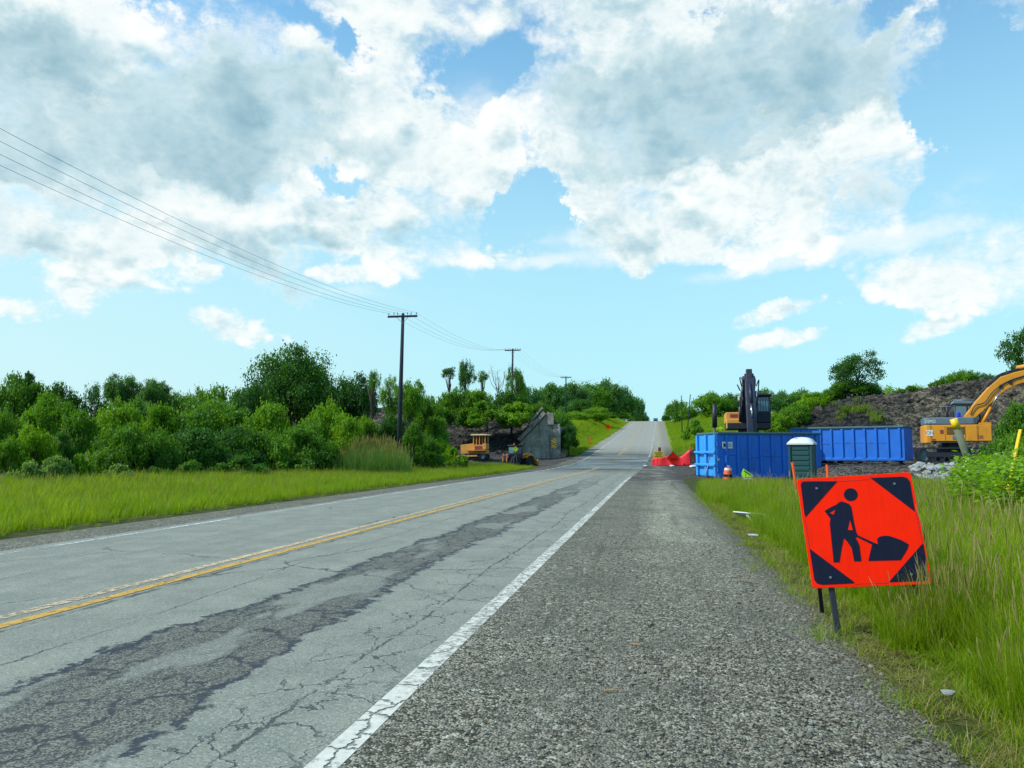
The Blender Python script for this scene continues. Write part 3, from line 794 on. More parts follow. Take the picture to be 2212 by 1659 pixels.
def gn_scatter(name, pts, kinds, rot, scl, mats, label=None, coll=HID):
    """one object: a cloud of points, each carrying one tuft kind"""
    me = bpy.data.meshes.new(name)
    me.vertices.add(len(pts)); me.vertices.foreach_set('co', np.asarray(pts, np.float32).ravel())
    a = me.attributes.new('kind', 'INT', 'POINT'); a.data.foreach_set('value', np.asarray(kinds, np.int32))
    a = me.attributes.new('rot', 'FLOAT_VECTOR', 'POINT'); a.data.foreach_set('vector', np.asarray(rot, np.float32).ravel())
    a = me.attributes.new('scl', 'FLOAT_VECTOR', 'POINT'); a.data.foreach_set('vector', np.asarray(scl, np.float32).ravel())
    o = link(name, me)
    ng = bpy.data.node_groups.new(name, 'GeometryNodeTree')
    ng.interface.new_socket('Geometry', in_out='INPUT', socket_type='NodeSocketGeometry')
    ng.interface.new_socket('Geometry', in_out='OUTPUT', socket_type='NodeSocketGeometry')
    gi, go = ng.nodes.new('NodeGroupInput'), ng.nodes.new('NodeGroupOutput')
    ip = ng.nodes.new('GeometryNodeInstanceOnPoints'); ci = ng.nodes.new('GeometryNodeCollectionInfo')
    ci.inputs['Collection'].default_value = coll
    ci.inputs['Separate Children'].default_value = True; ci.inputs['Reset Children'].default_value = True
    def na(n, ty):
        nd = ng.nodes.new('GeometryNodeInputNamedAttribute'); nd.data_type = ty; nd.inputs[0].default_value = n
        return nd.outputs[0]
    L = ng.links.new
    L(gi.outputs[0], ip.inputs['Points']); L(ci.outputs[0], ip.inputs['Instance'])
    ip.inputs['Pick Instance'].default_value = True
    L(na('kind', 'INT'), ip.inputs['Instance Index']); L(na('rot', 'FLOAT_VECTOR'), ip.inputs['Rotation']); L(na('scl', 'FLOAT_VECTOR'), ip.inputs['Scale'])
    L(ip.outputs[0], go.inputs[0])
    md = o.modifiers.new('scatter', 'NODES'); md.node_group = ng
    tag(o, kind='stuff')
    return o
def scatter(name, x, y, kinds, hscale, wscale=None, g=G_, zoff=0.0):
    n = len(x); z = ground(x, y)+zoff
    rot = np.stack([g.normal(0, .08, n), g.normal(0, .08, n), g.uniform(0, 6.283, n)], -1)
    ws = hscale if wscale is None else wscale
    return gn_scatter(name, np.stack([x, y, z], -1), kinds, rot, np.stack([ws, ws, hscale], -1), None)
def pick(g, opts, n): return np.array(opts)[g.integers(0, len(opts), n)]
def in_view(x, y, pad=1.5):
    zc = -x*math.sin(YAW)+y*math.cos(YAW); xc = x*math.cos(YAW)+y*math.sin(YAW)
    return (zc > 1.0) & (np.abs(xc) < zc*.67+pad)

def verge_right():
    g = np.random.default_rng(21); X, Y, K, H = [], [], [], []
    def edge(y): return 1.52+0.30*wob(y*0+4, y, .1, 2.5)+.12*wob(y*0+2, y, 2, 6)+0.6*sstep(y, 26, 40)+1.2*sstep(y, 34, 44)
    def put(x, y, k, h):
        X.append(x); Y.append(y); K.append(k); H.append(h)
    # near field, fine tufts
    n = 26000
    y = 2.2+(g.random(n)**1.25)*23; x = 1.2+g.random(n)*(y*.52+2.0)
    s = x-edge(y); ok = (s > -.15) & in_view(x, y, 1.2); x, y, s = x[ok], y[ok], s[ok]; n = len(x)
    u = g.random(n)
    k = np.where(s < .16, pick(g, DRY, n), np.where(s < .30, np.where(u < .55, pick(g, SHORT, n), pick(g, DRY, n)), np.where(u < .80, pick(g, TALL, n), np.where(u < .90, pick(g, SEED, n), pick(g, SHORT, n)))))
    keep = (s > .12) | (g.random(n) < .45)
    h = (.55+.5*sstep(s, .2, 1.1)+.12*wob(x, y, .3, 2))*g.uniform(.75, 1.15, n)
    # the patch before the sign is trodden short
    h = np.where((np.abs(x-1.62) < .55) & (y > 5.2) & (y < 6.75), h*.38, h)
    h = np.where((x > 1.6) & (x < 2.3) & (y > 6.3) & (y < 6.72), h*g.uniform(.8, 1.5, n), h)
    h = np.where((np.abs(y-6.72) < .09) & (np.abs(x-1.65) < .5), h*.3, h)
    put(x[keep], y[keep], k[keep], h[keep])
    # stalks that stand before the lower right of the sign
    n = 130; x = 1.72+g.random(n)*.62; y = 6.12+g.random(n)*.5
    put(x, y, pick(g, SEED+SEED+TALL, n), g.uniform(.45, .95, n)*(.5+.5*sstep(x, 1.7, 2.1)))
    # sparse tufts creeping out over the gravel
    n = 260; y = 2.2+g.random(n)**1.3*26; x = edge(y)-.06-np.abs(g.normal(0, .28, n))
    put(x, y, np.where(g.random(n) < .5, pick(g, DRY, n), pick(g, SHORT, n)), g.uniform(.3, .75, n))
    # middle distance
    n = 15000
    y = 22+g.random(n)*30; x = 1.5+g.random(n)*22
    s = x-edge(y); ok = (s > 0) & in_view(x, y) & (x < 20)
    plat = (y > 38.2) & (x > 4.3)
    near_bin = (y > 34.9+.05*x) & (x > 2.6) & (g.random(n) > .12)
    ok &= ~plat & ~((y > 40.0)) & ~(near_bin & (y > 36.9))
    x, y, s = x[ok], y[ok], s[ok]; n = len(x)
    put(x, y, pick(g, FAR+TALL+SEED, n), (.62+.15*wob(x, y, .2, 1.5))*g.uniform(.7, 1.15, n))
    # leafy weeds at the right, in front of the yellow machine
    n = 620
    y = 13+g.random(n)*18; x = 5.2+g.random(n)*9
    xc = x*math.cos(YAW)+y*math.sin(YAW); zc = -x*math.sin(YAW)+y*math.cos(YAW); px = 512+F*xc/zc
    ok = (px > 962-g.random(n)*22+ (y-20)*2.2) & (px < 1075)
    x, y = x[ok], y[ok]; n = len(x)
    u = g.random(n)
    put(x, y, np.where(u < .6, pick(g, WEED, n), pick(g, WEEDF, n)), (1.45)*g.uniform(.75, 1.25, n))
    X, Y, K, H = map(np.concatenate, (X, Y, K, H))
    scatter('verge_grass', X, Y, K, H, np.clip(H, .6, 1.3), g)
def front(px):
    """distance of the edge of the thicket at a column of the photograph"""
    return np.interp(px, [-60, 0, 203, 330, 400, 470], [25, 26.5, 35, 43, 55, 74])
def verge_left():
    g = np.random.default_rng(22); X, Y, K, H = [], [], [], []
    n = 30000
    y = 8+g.random(n)*74; s = -10.75-(g.random(n)**.8)*19
    ew = -.35*np.abs(wob(y*0+7, y, .1, 3))
    x = s+cx(y)+ew
    zc_ = -x*math.sin(YAW)+y*math.cos(YAW); px_ = 512+F*(x*math.cos(YAW)+y*math.sin(YAW))/np.maximum(zc_, 1)
    ok = in_view(x, y, 3) & (zc_ < front(px_)+2.0) & ~((y > 70) & (s > -12.5-(y-70)*.55))
    x, y, s = x[ok], y[ok], s[ok]; n = len(x)
    u = g.random(n); d = -s-10.75
    k = np.where(d < .3, pick(g, SHORT+DRY, n), np.where(u < .62, pick(g, FAR, n), np.where(u < .8, pick(g, TALL, n), pick(g, SEED, n))))
    h = (.40+.42*sstep(d, .2, 3)+.22*sstep(d, 4, 11)+.10*wob(x, y, .2, 1.5))*g.uniform(.75, 1.2, n)
    scatter('verge_grass', x, y, k, h, np.clip(h*1.1, .5, 1.5), g)
def hill_grass():
    g = np.random.default_rng(23)
    n = 16000
    y = 100+g.random(n)*170; sd = g.random(n) < .5
    s = np.where(sd, 2.0+g.random(n)*26, -10.9-g.random(n)*24); x = s+cx(y)
    ok = in_view(x, y, 3); x, y = x[ok], y[ok]; n = len(x)
    h = g.uniform(.5, 1.0, n)
    scatter('hill_grass', x, y, pick(g, FAR, n), h, h*2.0, g)
def reeds():
    g = np.random.default_rng(24)
    n = 420
    px = 338+g.random(n)*72; zc = 46+g.random(n)*12
    X, Y = [], []
    for a, b in zip(px, zc):
        q = at(a, b); X.append(q[0]); Y.append(q[1])
    X, Y = np.array(X), np.array(Y)
    h = g.uniform(.45, 1.1, n)*(1-.35*np.abs((px-374)/36)**2)
    o = scatter('reed_bed', X, Y, pick(g, REEDS, n), h, h, g)
verge_right(); verge_left(); hill_grass(); reeds()

# loose stones on the near shoulder and broken rubble on the cut slopes
def pebble_mesh(name, g, mat, sub=2, flat=.65):
    bm = bmesh.new(); bmesh.ops.create_icosphere(bm, subdivisions=sub, radius=1)
    d0 = [Vector(g.normal(size=3)).normalized() for _ in range(7)]; c0 = g.uniform(.45, .8, 7)
    for v in bm.verts:
        r = 1.0
        for d, c in zip(d0, c0):
            q = v.co.normalized().dot(d)
            if q > c: r = min(r, c/q)
        v.co = v.co*r; v.co.z *= flat
    me = bpy.data.meshes.new(name); bm.to_mesh(me); bm.free(); me.materials.append(mat)
    return me
PEBS = bpy.data.collections.new('pebble_kinds'); CHKS = bpy.data.collections.new('chunk_kinds')
gg = np.random.default_rng(31)
for i in range(5):
    PEBS.objects.link(bpy.data.objects.new('%d_pebble' % i, pebble_mesh('pebble', gg, PEBBLE, 1)))
    CHKS.objects.link(bpy.data.objects.new('%d_chunk' % i, pebble_mesh('chunk', gg, CHUNK, 1, .8)))
def loose(name, x, y, z, r, coll, g):
    n = len(x)
    rot = g.uniform(0, 6.28, (n, 3))*np.array([.12, .12, 1])
    sc = np.stack([r*g.uniform(.8, 1.4, n), r, r*g.uniform(.7, 1.1, n)], -1)
    gn_scatter(name, np.stack([x, y, z], -1), g.integers(0, 5, n), rot, sc, None, coll=coll)
n = 26000
y = 1.6+gg.random(n)**1.6*11; x = -1.25+gg.random(n)*2.7
ok = in_view(x, y, .2) & (gg.random(n) < sstep(x, -1.3, -.2)*.9+.1); x, y = x[ok], y[ok]; n = len(x)
loose('loose_gravel', x, y, zr(y)+.002-.14*np.clip((x+1.41)/3.51*2-1, 0, 1)**2+.002, np.exp(gg.normal(-4.95, .48, n)), PEBS, gg)
n = 3800
x = 8.5+gg.random(n)*38; y = 52+gg.random(n)*14
z = np.array([bankR(a, b) for a, b in zip(x, y)])
loose('broken_rubble', x, y, z, np.exp(gg.normal(-2.75, .75, n)), CHKS, gg)
n = 3000
x = -44+gg.random(n)*31; y = 92+gg.random(n)*16
ok = ~((x > -17.6) & (y < 98.8)); x, y = x[ok], y[ok]
z = np.array([bankL(a, b) for a, b in zip(x, y)])
loose('broken_rubble', x, y, z, np.exp(gg.normal(-2.4, .6, len(x))), CHKS, gg)
n = 2600
x = 3+gg.random(n)*24; y = 37+gg.random(n)*17
ok = (gg.random(n) < sstep(x, 3, 8)) ; x, y = x[ok], y[ok]
loose('broken_rubble', x, y, ground(x, y), np.exp(gg.normal(-2.9, .55, len(x))), CHKS, gg)

gg2 = np.random.default_rng(77)
n = 420
x = 10+gg2.random(n)**.8*26; y = 54+gg2.random(n)*11
keep = wob(x, y, .1, .6) > .12+.3*gg2.random(n); x, y = x[keep], y[keep]; n = len(x)
h = gg2.uniform(.35, 1.0, n)
gn_scatter('bank_weeds', np.stack([x, y, np.array([bankR(a, b) for a, b in zip(x, y)])], -1), pick(gg2, WEED+FAR, n), np.stack([gg2.normal(0, .1, n), gg2.normal(0, .1, n), gg2.uniform(0, 6.28, n)], -1), np.stack([h*1.3, h*1.3, h], -1), None)

# ------------------------------------------------------------------ trees and shrubs, each a thing
def crown_mesh(name, seed, nlobe, nleaf, leaf, form='round', gap=.0):
    """unit crown: radius 1 across, z from 0 to 1; clumps of leaf faces spread through its volume"""
    g = np.random.default_rng(seed)
    C, Rr = [], []
    while len(C) < nlobe:
        v = g.normal(size=3); v /= np.linalg.norm(v)
        rr = g.uniform(.45, 1)**.6
        q = np.array([v[0]*rr, v[1]*rr, .5+.5*v[2]*rr])
        if form == 'dome': q[2] = abs(v[2])*rr*.92+.02
        if form == 'tall': q[:2] *= .9*(1.05-.55*q[2])
        if form == 'cone': q[:2] *= 1.1-q[2]
        if form == 'wide': q[:2] *= (1.1-.35*q[2])
        sz = g.uniform(.17, .34)*(1.25 if form == 'tall' else 1)
        q[:2] *= 1-.62*sz; q[2] = sz*.5+q[2]*(1-sz)
        C.append(q); Rr.append(sz)
    C, Rr = np.array(C), np.array(Rr)
    wts = Rr**2/np.sum(Rr**2)
    # twig clumps on each lobe, leaves on each clump
    ncl = max(60, nleaf//26)
    li = g.choice(nlobe, ncl, p=wts)
    d = g.normal(size=(ncl, 3)); d[:, 2] += .25; d /= np.linalg.norm(d, axis=1)[:, None]
    cc = C[li]+d*(Rr[li]*g.uniform(.55, 1.05, ncl))[:, None]*np.array([1, 1, .62])
    if gap: 
        keep = g.random(ncl) > gap; cc, d, li = cc[keep], d[keep], li[keep]; ncl = len(cc)
    k = g.integers(0, ncl, nleaf)
    pos = cc[k]+g.normal(size=(nleaf, 3))*np.array([.062, .062, .04])*(.7+g.random(nleaf)[:, None]*.6)
    pos[:, 2] = np.clip(pos[:, 2], 0.01, 1.04)
    nrm = d[k]*.55+g.normal(size=(nleaf, 3))*.62+np.array([0, 0, .38]); nrm /= np.linalg.norm(nrm, axis=1)[:, None]
    a = np.cross(nrm, g.normal(size=(nleaf, 3))); a /= np.linalg.norm(a, axis=1)[:, None]; b = np.cross(nrm, a)
    s = leaf*g.uniform(.6, 1.35, nleaf)[:, None]
    V = np.stack([pos-a*s, pos-b*s*.55+nrm*s*.12, pos+a*s, pos+b*s*.55-nrm*s*.1], 1).reshape(-1, 3)
    Fq = np.arange(nleaf*4).reshape(-1, 4)
    tl = np.clip(.5+g.normal(size=nlobe)*.17, 0, 1)
    tint = np.repeat(np.clip(tl[li][k]+g.normal(size=nleaf)*.2, 0, 1), 4)
    return V, Fq, tint, C, Rr
CR = {}
def crown_kind(key, *a, **kw):
    CR[key] = [crown_mesh(key, 100+7*i+len(CR)*31, *a, **kw) for i in range(3)]
crown_kind('round', 34, 15000, .030)
crown_kind('dome', 30, 14000, .032, form='dome')
crown_kind('big', 60, 40000, .0185, form='dome')
crown_kind('tall', 11, 5200, .045, form='tall', gap=.25)
crown_kind('slim', 7, 1300, .085, form='tall', gap=.35)
crown_kind('low', 11, 6000, .046, form='dome', gap=.12)
crown_kind('far', 34, 11000, .034, form='wide')
crown_kind('open', 26, 8000, .026, form='round', gap=.38)
_cache = {}
def crown_obj(name, kind, i, mat):
    key = (kind, i, mat)
    if key not in _cache:
        V, Fq, t_, C, Rr = CR[kind][i]
        _cache[key] = mesh_np(name, V, Fq, {'tint': t_}, [LEAF[mat]])
    return _cache[key]
def trunk_mesh(kind, i, rx, h, base, r0):
    """tapered trunk with limbs that reach into the crown's lobes"""
    V, Fq, t_, C, Rr = CR[kind][i]
    mb = MB(); g = np.random.default_rng(i+int(h*100))
    top = np.array([0, 0, base+(h-base)*.72])
    sway = [np.array([g.normal()*.04*h*u, g.normal()*.04*h*u, 0]) for u in (0, .35, .7, 1)]
    ax = [np.array([0, 0, -.15]), top*.35, top*.7, top]
    ax = [a+s_ for a, s_ in zip(ax, sway)]
    mb.tube(ax, [r0*1.15, r0*.8, r0*.5, r0*.18], 8)
    order = g.permutation(len(C))[:min(14, len(C))]
    for j in order:
        e = np.array([C[j][0]*rx, C[j][1]*rx, base+C[j][2]*(h-base)])
        u = np.clip((e[2]*.55)/max(top[2], .1), .15, .9)
        s0 = np.array([np.interp(u, [0, .35, .7, 1], [a[q] for a in ax]) for q in range(3)])
        m_ = s0*.45+e*.55+np.array([0, 0, .05*h])
        mb.tube([s0, m_, e], [r0*.34, r0*.2, r0*.06], 5)
    return mb
NTREE = [0]
def tree(name, part, px, ytop, wpx, zc, kind, mat, label, cat, group, ybase=None, stretch=1.0, rot=None, zb=None, dxy=(0, 0), trunk='trunk', barkm=None):
    NTREE[0] += 1
    i = NTREE[0] % 3
    x, y = at(px, zc)
    g0 = gz(x, y) if zb is None else zb
    ztop = P(px, ytop, zc)[2]
    h = max(.5, ztop-g0)
    rx = wpx*.5*zc/F
    base = 0.0
    if ybase is not None:
        base = max(0, P(px, ybase, zc)[2]-g0)
    base = max(base, h-2*rx*(1.9 if kind in ('open', 'tall', 'slim') else 1.3))
    t = thing(name, label, cat, (x, y, g0), rng.uniform(0, 6.28) if rot is None else rot, group)
    o = link(part, crown_obj(part, kind, i, mat), t, (0, 0, base))
    o.scale = (rx, rx*stretch, h-base)
    trunk_mesh(kind, i, rx, h, base, min(.30, .014*h+.02)+.012*rx).build(trunk, barkm or BARK, t)
    return t
GL, GHL, GR, GE, GHR = 'trees and shrubs of the thicket along the left verge', 'trees on the left of the far hill', 'trees and shrubs along the top of the right embankment', 'saplings and bushes on the left embankment', 'trees on the right of the far hill'
def T(px, yt, w_, zc, kind, mat, label, group=GL, cat='tree', **kw):
    nm = {'tree': 'broadleaf_tree', 'shrub': 'shrub', 'sapling': 'sapling'}[cat]
    tree(nm, 'crown' if cat != 'shrub' else 'foliage', px, yt, w_, zc, kind, mat, label, cat, group, trunk='trunk' if cat != 'shrub' else 'stem', **kw)
# the left thicket, back row
T(290, 339, 112, 74, 'big', 'deep', 'largest tree of the left thicket, dark dome rising well above the others', ybase=432)
T(14, 374, 58, 84, 'round', 'mid', 'tall green tree at the left frame edge, at the back of the thicket')
T(24, 371, 18, 90, 'tall', 'deep', 'narrow dark treetop poking out above the green tree at the left frame edge')
T(56, 378, 44, 86, 'round', 'deep', 'dull green tree at the back, between the left edge treetop and the open twin trees')
T(90, 381, 36, 88, 'open', 'deep', 'small dark ragged tree at the back of the thicket, left of the round twin crowns')
T(119, 372, 36, 82, 'round', 'blue', 'left one of two round dark crowns on the skyline of the left thicket', ybase=412)
T(150, 376, 36, 82, 'round', 'blue', 'right one of two round dark crowns on the skyline of the left thicket', ybase=412)
T(137, 396, 44, 70, 'dome', 'mid', 'mid green bush in the gap just under and between the round twin crowns', cat='shrub')
T(178, 389, 40, 84, 'round', 'mid', 'low green tree in the skyline dip right of the round twin crowns')
T(214, 379, 60, 78, 'round', 'mid', 'broad green tree on the skyline just left of the largest tree', stretch=.9)
T(249, 384, 52, 68, 'round', 'deep', 'dark tree filling the left foot of the largest tree')
T(352, 371, 50, 72, 'round', 'deep', 'dark spreading tree on the right shoulder of the largest tree')
T(373, 369, 15, 66, 'open', 'mid', 'thin open sapling between the largest tree and the first utility pole', cat='sapling')
T(389, 374, 24, 68, 'open', 'mid', 'upright young tree just left of the first utility pole', cat='sapling')
T(410, 378, 34, 66, 'round', 'mid', 'loose green tree just behind and right of the first utility pole')
T(428, 392, 34, 72, 'round', 'mid', 'rounded green tree right of the first utility pole, before the embankment saplings')
# middle row
T(45, 393, 60, 60, 'round', 'mid', 'wide green tree in the middle of the thicket at left, with dark gaps beneath')
T(80, 404, 44, 54, 'dome', 'mid', 'rounded mid green bush below the round twin crowns, left of the yellow green dome', cat='shrub')
T(115, 391, 56, 58, 'dome', 'bright', 'yellow green dome shaped bush right below the round twin crowns', cat='shrub')
T(160, 400, 52, 54, 'dome', 'bright', 'bright yellow topped bush left of the broad dark bush in the thicket', cat='shrub')
T(206, 390, 96, 57, 'dome', 'mid', 'broadest bush of the thicket, dull green, left of the largest tree', cat='shrub')
T(3, 404, 46, 52, 'dome', 'mid', 'green bush cut by the left frame edge, in the middle of the thicket', cat='shrub')
T(267, 399, 66, 56, 'dome', 'bright', 'bright bush in front of the largest tree, below its left half', cat='shrub')
T(305, 410, 50, 54, 'dome', 'mid', 'green bush in front of the largest tree, between two brighter bushes', cat='shrub')
T(331, 394, 58, 56, 'dome', 'bright', 'tall bright green bush in front of the largest tree, below its right half', cat='shrub')
T(348, 414, 44, 54, 'dome', 'bright', 'bright sloping bush right of the tall bright bush, above the reeds', cat='shrub')
T(367, 412, 26, 58, 'dome', 'bright', 'small yellow green bush behind the reeds', cat='shrub')
T(391, 410, 30, 59, 'round', 'deep', 'small dark bush behind the first utility pole', cat='shrub')
T(413, 421, 26, 57, 'dome', 'mid', 'olive bush right beside the foot of the first utility pole', cat='shrub')
# front row
T(35, 417, 46, 31.5, 'dome', 'bright', 'bright leafy bush at left in the front of the thicket, tallest of its front row', cat='shrub')
T(8, 432, 34, 30.8, 'dome', 'mid', 'dark leafy bush at the left frame edge in the front row of the thicket', cat='shrub')
T(62, 430, 30, 35.1, 'dome', 'deep', 'dark bush filling the gap right of the bright front bush at left', cat='shrub')
T(120, 414, 58, 37.5, 'dome', 'mid', 'broad green bush in the front row, second from the bright one at left', cat='shrub')
T(156, 424, 54, 38.0, 'dome', 'mid', 'green bush in the front row with a dark hollow on its right', cat='shrub')
T(193, 424, 84, 40.6, 'dome', 'deep', 'wide dark bush in the front row below the broadest bush', cat='shrub')
T(232, 418, 74, 43.8, 'dome', 'deep', 'dark green bush in the front row below the left foot of the largest tree', cat='shrub')
T(264, 426, 66, 44.8, 'dome', 'mid', 'dull green bush in the front row straight below the largest tree', cat='shrub')
T(301, 424, 66, 47.2, 'dome', 'mid', 'rounded green bush in the front row left of the reeds', cat='shrub')
T(329, 436, 34, 48.9, 'dome', 'mid', 'small green bush touching the left end of the reeds', cat='shrub')
T(27, 460, 40, 28.8, 'low', 'grey', 'low grey green bush with pale leaves at left, beside the verge grass', cat='shrub')
T(55, 453, 38, 30.6, 'low', 'grey', 'pale leafy low bush right of the grey green one beside the verge grass', cat='shrub')
T(80, 446, 28, 32.0, 'low', 'bright', 'small pointed bright bush at the verge grass, right of the pale bushes', cat='shrub')
T(121, 463, 48, 33.1, 'low', 'grey', 'long low pale bush at the verge grass below the broad green bush', cat='shrub')
T(193, 458, 36, 36.1, 'low', 'mid', 'low green bush at the verge grass before the wide dark bush', cat='shrub')
T(160, 462, 36, 34.7, 'low', 'deep', 'low dark bush at the verge grass, right of the long pale bush', cat='shrub')
T(245, 455, 60, 39.1, 'low', 'deep', 'low dark bush at the verge grass below the largest tree', cat='shrub')
T(295, 455, 50, 44.3, 'low', 'mid', 'low green bush at the verge grass just left of the reeds', cat='shrub')
T(375, 452, 36, 53.7, 'low', 'mid', 'round dark green low bush standing among the reeds', cat='shrub')
# right end of the thicket, before the cut
T(424, 430, 34, 62, 'dome', 'mid', 'green bush between the first utility pole and the yellow bulldozer', cat='shrub')
T(436, 414, 34, 68, 'dome', 'mid', 'tall bush left of the dark cut, above the yellow bulldozer', cat='shrub')
T(442, 433, 28, 66, 'dome', 'bright', 'bright bush just left of the yellow bulldozer', cat='shrub')
T(455, 446, 30, 60, 'low', 'bright', 'low bush in front of the engine hood of the yellow bulldozer', cat='shrub')
T(430, 451, 40, 58, 'low', 'mid', 'low weedy bush right of the reeds beside the grass', cat='shrub')
# on the left embankment
EZ = 6.2
T(449, 366, 18, 104, 'open', 'deep', 'lollipop shaped sapling, leftmost on the embankment', GE, 'sapling', ybase=380, zb=EZ-.3)
T(466, 359, 22, 104, 'open', 'deep', 'tallest sapling on the left embankment, narrow and ragged', GE, 'sapling', ybase=395, zb=EZ-1)
T(482, 370, 13, 104, 'open', 'mid', 'thin sapling just left of the bare grey tree', GE, 'sapling', ybase=384, zb=EZ-.6)
T(515, 363, 25, 102, 'open', 'mid', 'bushy tree wrapped round the second utility pole', GE, zb=EZ)
T(455, 384, 44, 100, 'dome', 'mid', 'wide bush under the lollipop shaped sapling', GE, 'shrub', zb=EZ-.8)
T(479, 388, 42, 100, 'dome', 'bright', 'bush under the tallest sapling and the thin sapling', GE, 'shrub', zb=EZ-.8)
T(513, 386, 44, 100, 'dome', 'deep', 'dark bush at the foot of the second utility pole', GE, 'shrub', zb=EZ-.8)
T(487, 400, 60, 97.5, 'low', 'mid', 'long low bush hanging over the top of the dark cut', GE, 'shrub', zb=4.6)
T(520, 400, 44, 97.5, 'low', 'bright', 'low bright bush above the dark cut, left of the concrete abutment top', GE, 'shrub', zb=4.6)
T(446, 401, 36, 98, 'low', 'mid', 'low bush at the left end of the dark cut', GE, 'shrub', zb=4.4)
T(539, 399, 34, 106, 'dome', 'mid', 'bush standing right behind the concrete abutment top', GE, 'shrub', zb=5)
T(569, 424, 20, 99, 'dome', 'deep', 'dark vine covered shrub clinging to the road side of the concrete abutment', GE, 'shrub')
T(560, 406, 32, 112, 'dome', 'mid', 'rounded green bush right behind the abutment, left of the bright hill bushes', GE, 'shrub', zb=3.2)
# far hill, left
T(528, 384, 40, 250, 'far', 'blue', 'distant tree between the second and third utility poles, leftmost of the far hill wood', GHL)
T(551, 382, 44, 265, 'far', 'blue', 'distant tree just left of the third utility pole', GHL)
T(572, 381, 40, 280, 'far', 'blue', 'distant tree right behind the third utility pole', GHL)
T(592, 381, 42, 300, 'far', 'mid', 'distant green tree, second to the right of the third utility pole', GHL)
T(608, 378, 48, 320, 'far', 'blue', 'highest crown of the far hill wood left of the road', GHL)
T(634, 394, 26, 370, 'far', 'blue', 'rounded tree at the right end of the far hill wood, nearest the road crest', GHL)
T(621, 385, 36, 345, 'far', 'deep', 'dark tree between the highest crown and the right end of the far hill wood', GHL)
T(580, 398, 48, 235, 'dome', 'deep', 'dark undergrowth bush below the far hill wood, left of the orange diamond sign', GHL, 'shrub')
T(594, 405, 34, 205, 'dome', 'bright', 'bright bush on the far hill, just above the lower orange sign', GHL, 'shrub')
T(578, 410, 28, 190, 'dome', 'bright', 'yellow green bush on the slope right behind the abutment shrub', GHL, 'shrub')
T(606, 412, 24, 240, 'low', 'mid', 'small bush on the far verge just left of the upper orange diamond sign', GHL, 'shrub')
T(622, 411, 24, 300, 'low', 'bright', 'small bush under the far hill wood by the road crest', GHL, 'shrub')
T(643, 410, 14, 430, 'far', 'deep', 'small dark tree beyond the road crest at left', GHL)
T(667, 412, 12, 330, 'far', 'deep', 'small dark tree beyond the road crest at right, beside the yellow sign', GHR)
# far hill, right
T(678, 399, 26, 240, 'far', 'mid', 'small tree nearest the road on the right of the far hill', GHR)
T(690, 405, 22, 225, 'far', 'mid', 'bush like tree right of the two leaning bare poles', GHR)
T(714, 391, 46, 200, 'far', 'mid', 'broad round tree on the right hill, left of the dark excavator boom', GHR)
T(733, 392, 34, 205, 'far', 'blue', 'tree on the right hill half behind the dark excavator boom', GHR)
T(762, 387, 42, 190, 'far', 'blue', 'dark tree behind the dark excavator cab', GHR)
T(785, 390, 40, 200, 'far', 'blue', 'distant tree right of the dark excavator cab', GHR)
T(804, 388, 32, 200, 'far', 'mid', 'distant pale tree between the excavator cab and the lone open tree', GHR)
T(696, 418, 26, 130, 'low', 'mid', 'dark low bush on the mown right bank of the hill', GHR, 'shrub')
T(712, 428, 40, 105, 'low', 'bright', 'low weedy bush on the right bank behind the left blue bin', GHR, 'shrub')
# right embankment
def on_bank(px, zc):
    x, y = at(px, zc)
    return float(bankR(x, y))-.15
T(862, 350, 66, 64, 'open', 'deep', 'lone open tree with see through crown on the right embankment', GR, ybase=391, zb=on_bank(862, 64), stretch=.9)
T(856, 378, 56, 64.5, 'dome', 'mid', 'wide bush at the foot of the lone open tree', GR, 'shrub', zb=on_bank(856, 64.5))
for px, yt, w_, zc, kind, mat, lab in (
        (764, 420, 22, 59, 'low', 'bright', 'small bush at the lowest left tip of the right embankment, behind the excavator cab'),
        (780, 409, 34, 60, 'dome', 'bright', 'bright bush on the slope right of the dark excavator cab'),
        (797, 400, 36, 61, 'dome', 'mid', 'bush on the embankment slope, second to the right of the dark excavator cab'),
        (816, 391, 40, 63, 'dome', 'bright', 'bush on the embankment edge left of the lone open tree'),
        (835, 385, 34, 66, 'dome', 'mid', 'bush under the left side of the lone open tree')):
    T(px, yt, w_, zc, kind, mat, lab, GR, 'shrub', zb=on_bank(px, zc))
T(893, 384, 40, 150, 'far', 'bright', 'distant bright tree just right of the lone open tree', GR)
T(922, 384, 40, 150, 'far', 'bright', 'distant bright tree in the skyline dip of the right embankment', GR)
T(962, 366, 46, 62, 'dome', 'mid', 'green bush on top of the right embankment above the yellow excavator house', GR, 'shrub', zb=on_bank(962, 63.5)-.3)
T(912, 385, 30, 63, 'low', 'mid', 'small bush on the embankment crest left of the yellow excavator, below the distant trees', GR, 'shrub', zb=on_bank(912, 63)-.3)
T(944, 378, 28, 62, 'low', 'mid', 'small bush sloping off the left of the bush above the yellow excavator', GR, 'shrub', zb=on_bank(945, 63.5)-.3)
T(992, 371, 40, 62, 'open', 'deep', 'thin scrub on the embankment top behind the yellow boom', GR, 'shrub', zb=on_bank(992, 63)-.3)
T(1037, 324, 54, 54, 'open', 'deep', 'tall tree cut by the right frame edge, reaching above the yellow boom', GR, ybase=385, zb=3.0)
T(1018, 400, 42, 33, 'dome', 'mid', 'dark leafy bush at the right frame edge below the yellow boom', GR, 'shrub')
T(1003, 426, 46, 30, 'dome', 'mid', 'leafy bush right of the yellow excavator, nearest to its nose', GR, 'shrub')
T(1026, 428, 52, 24, 'dome', 'bright', 'bright bush at the right frame edge behind the yellow stake', GR, 'shrub')
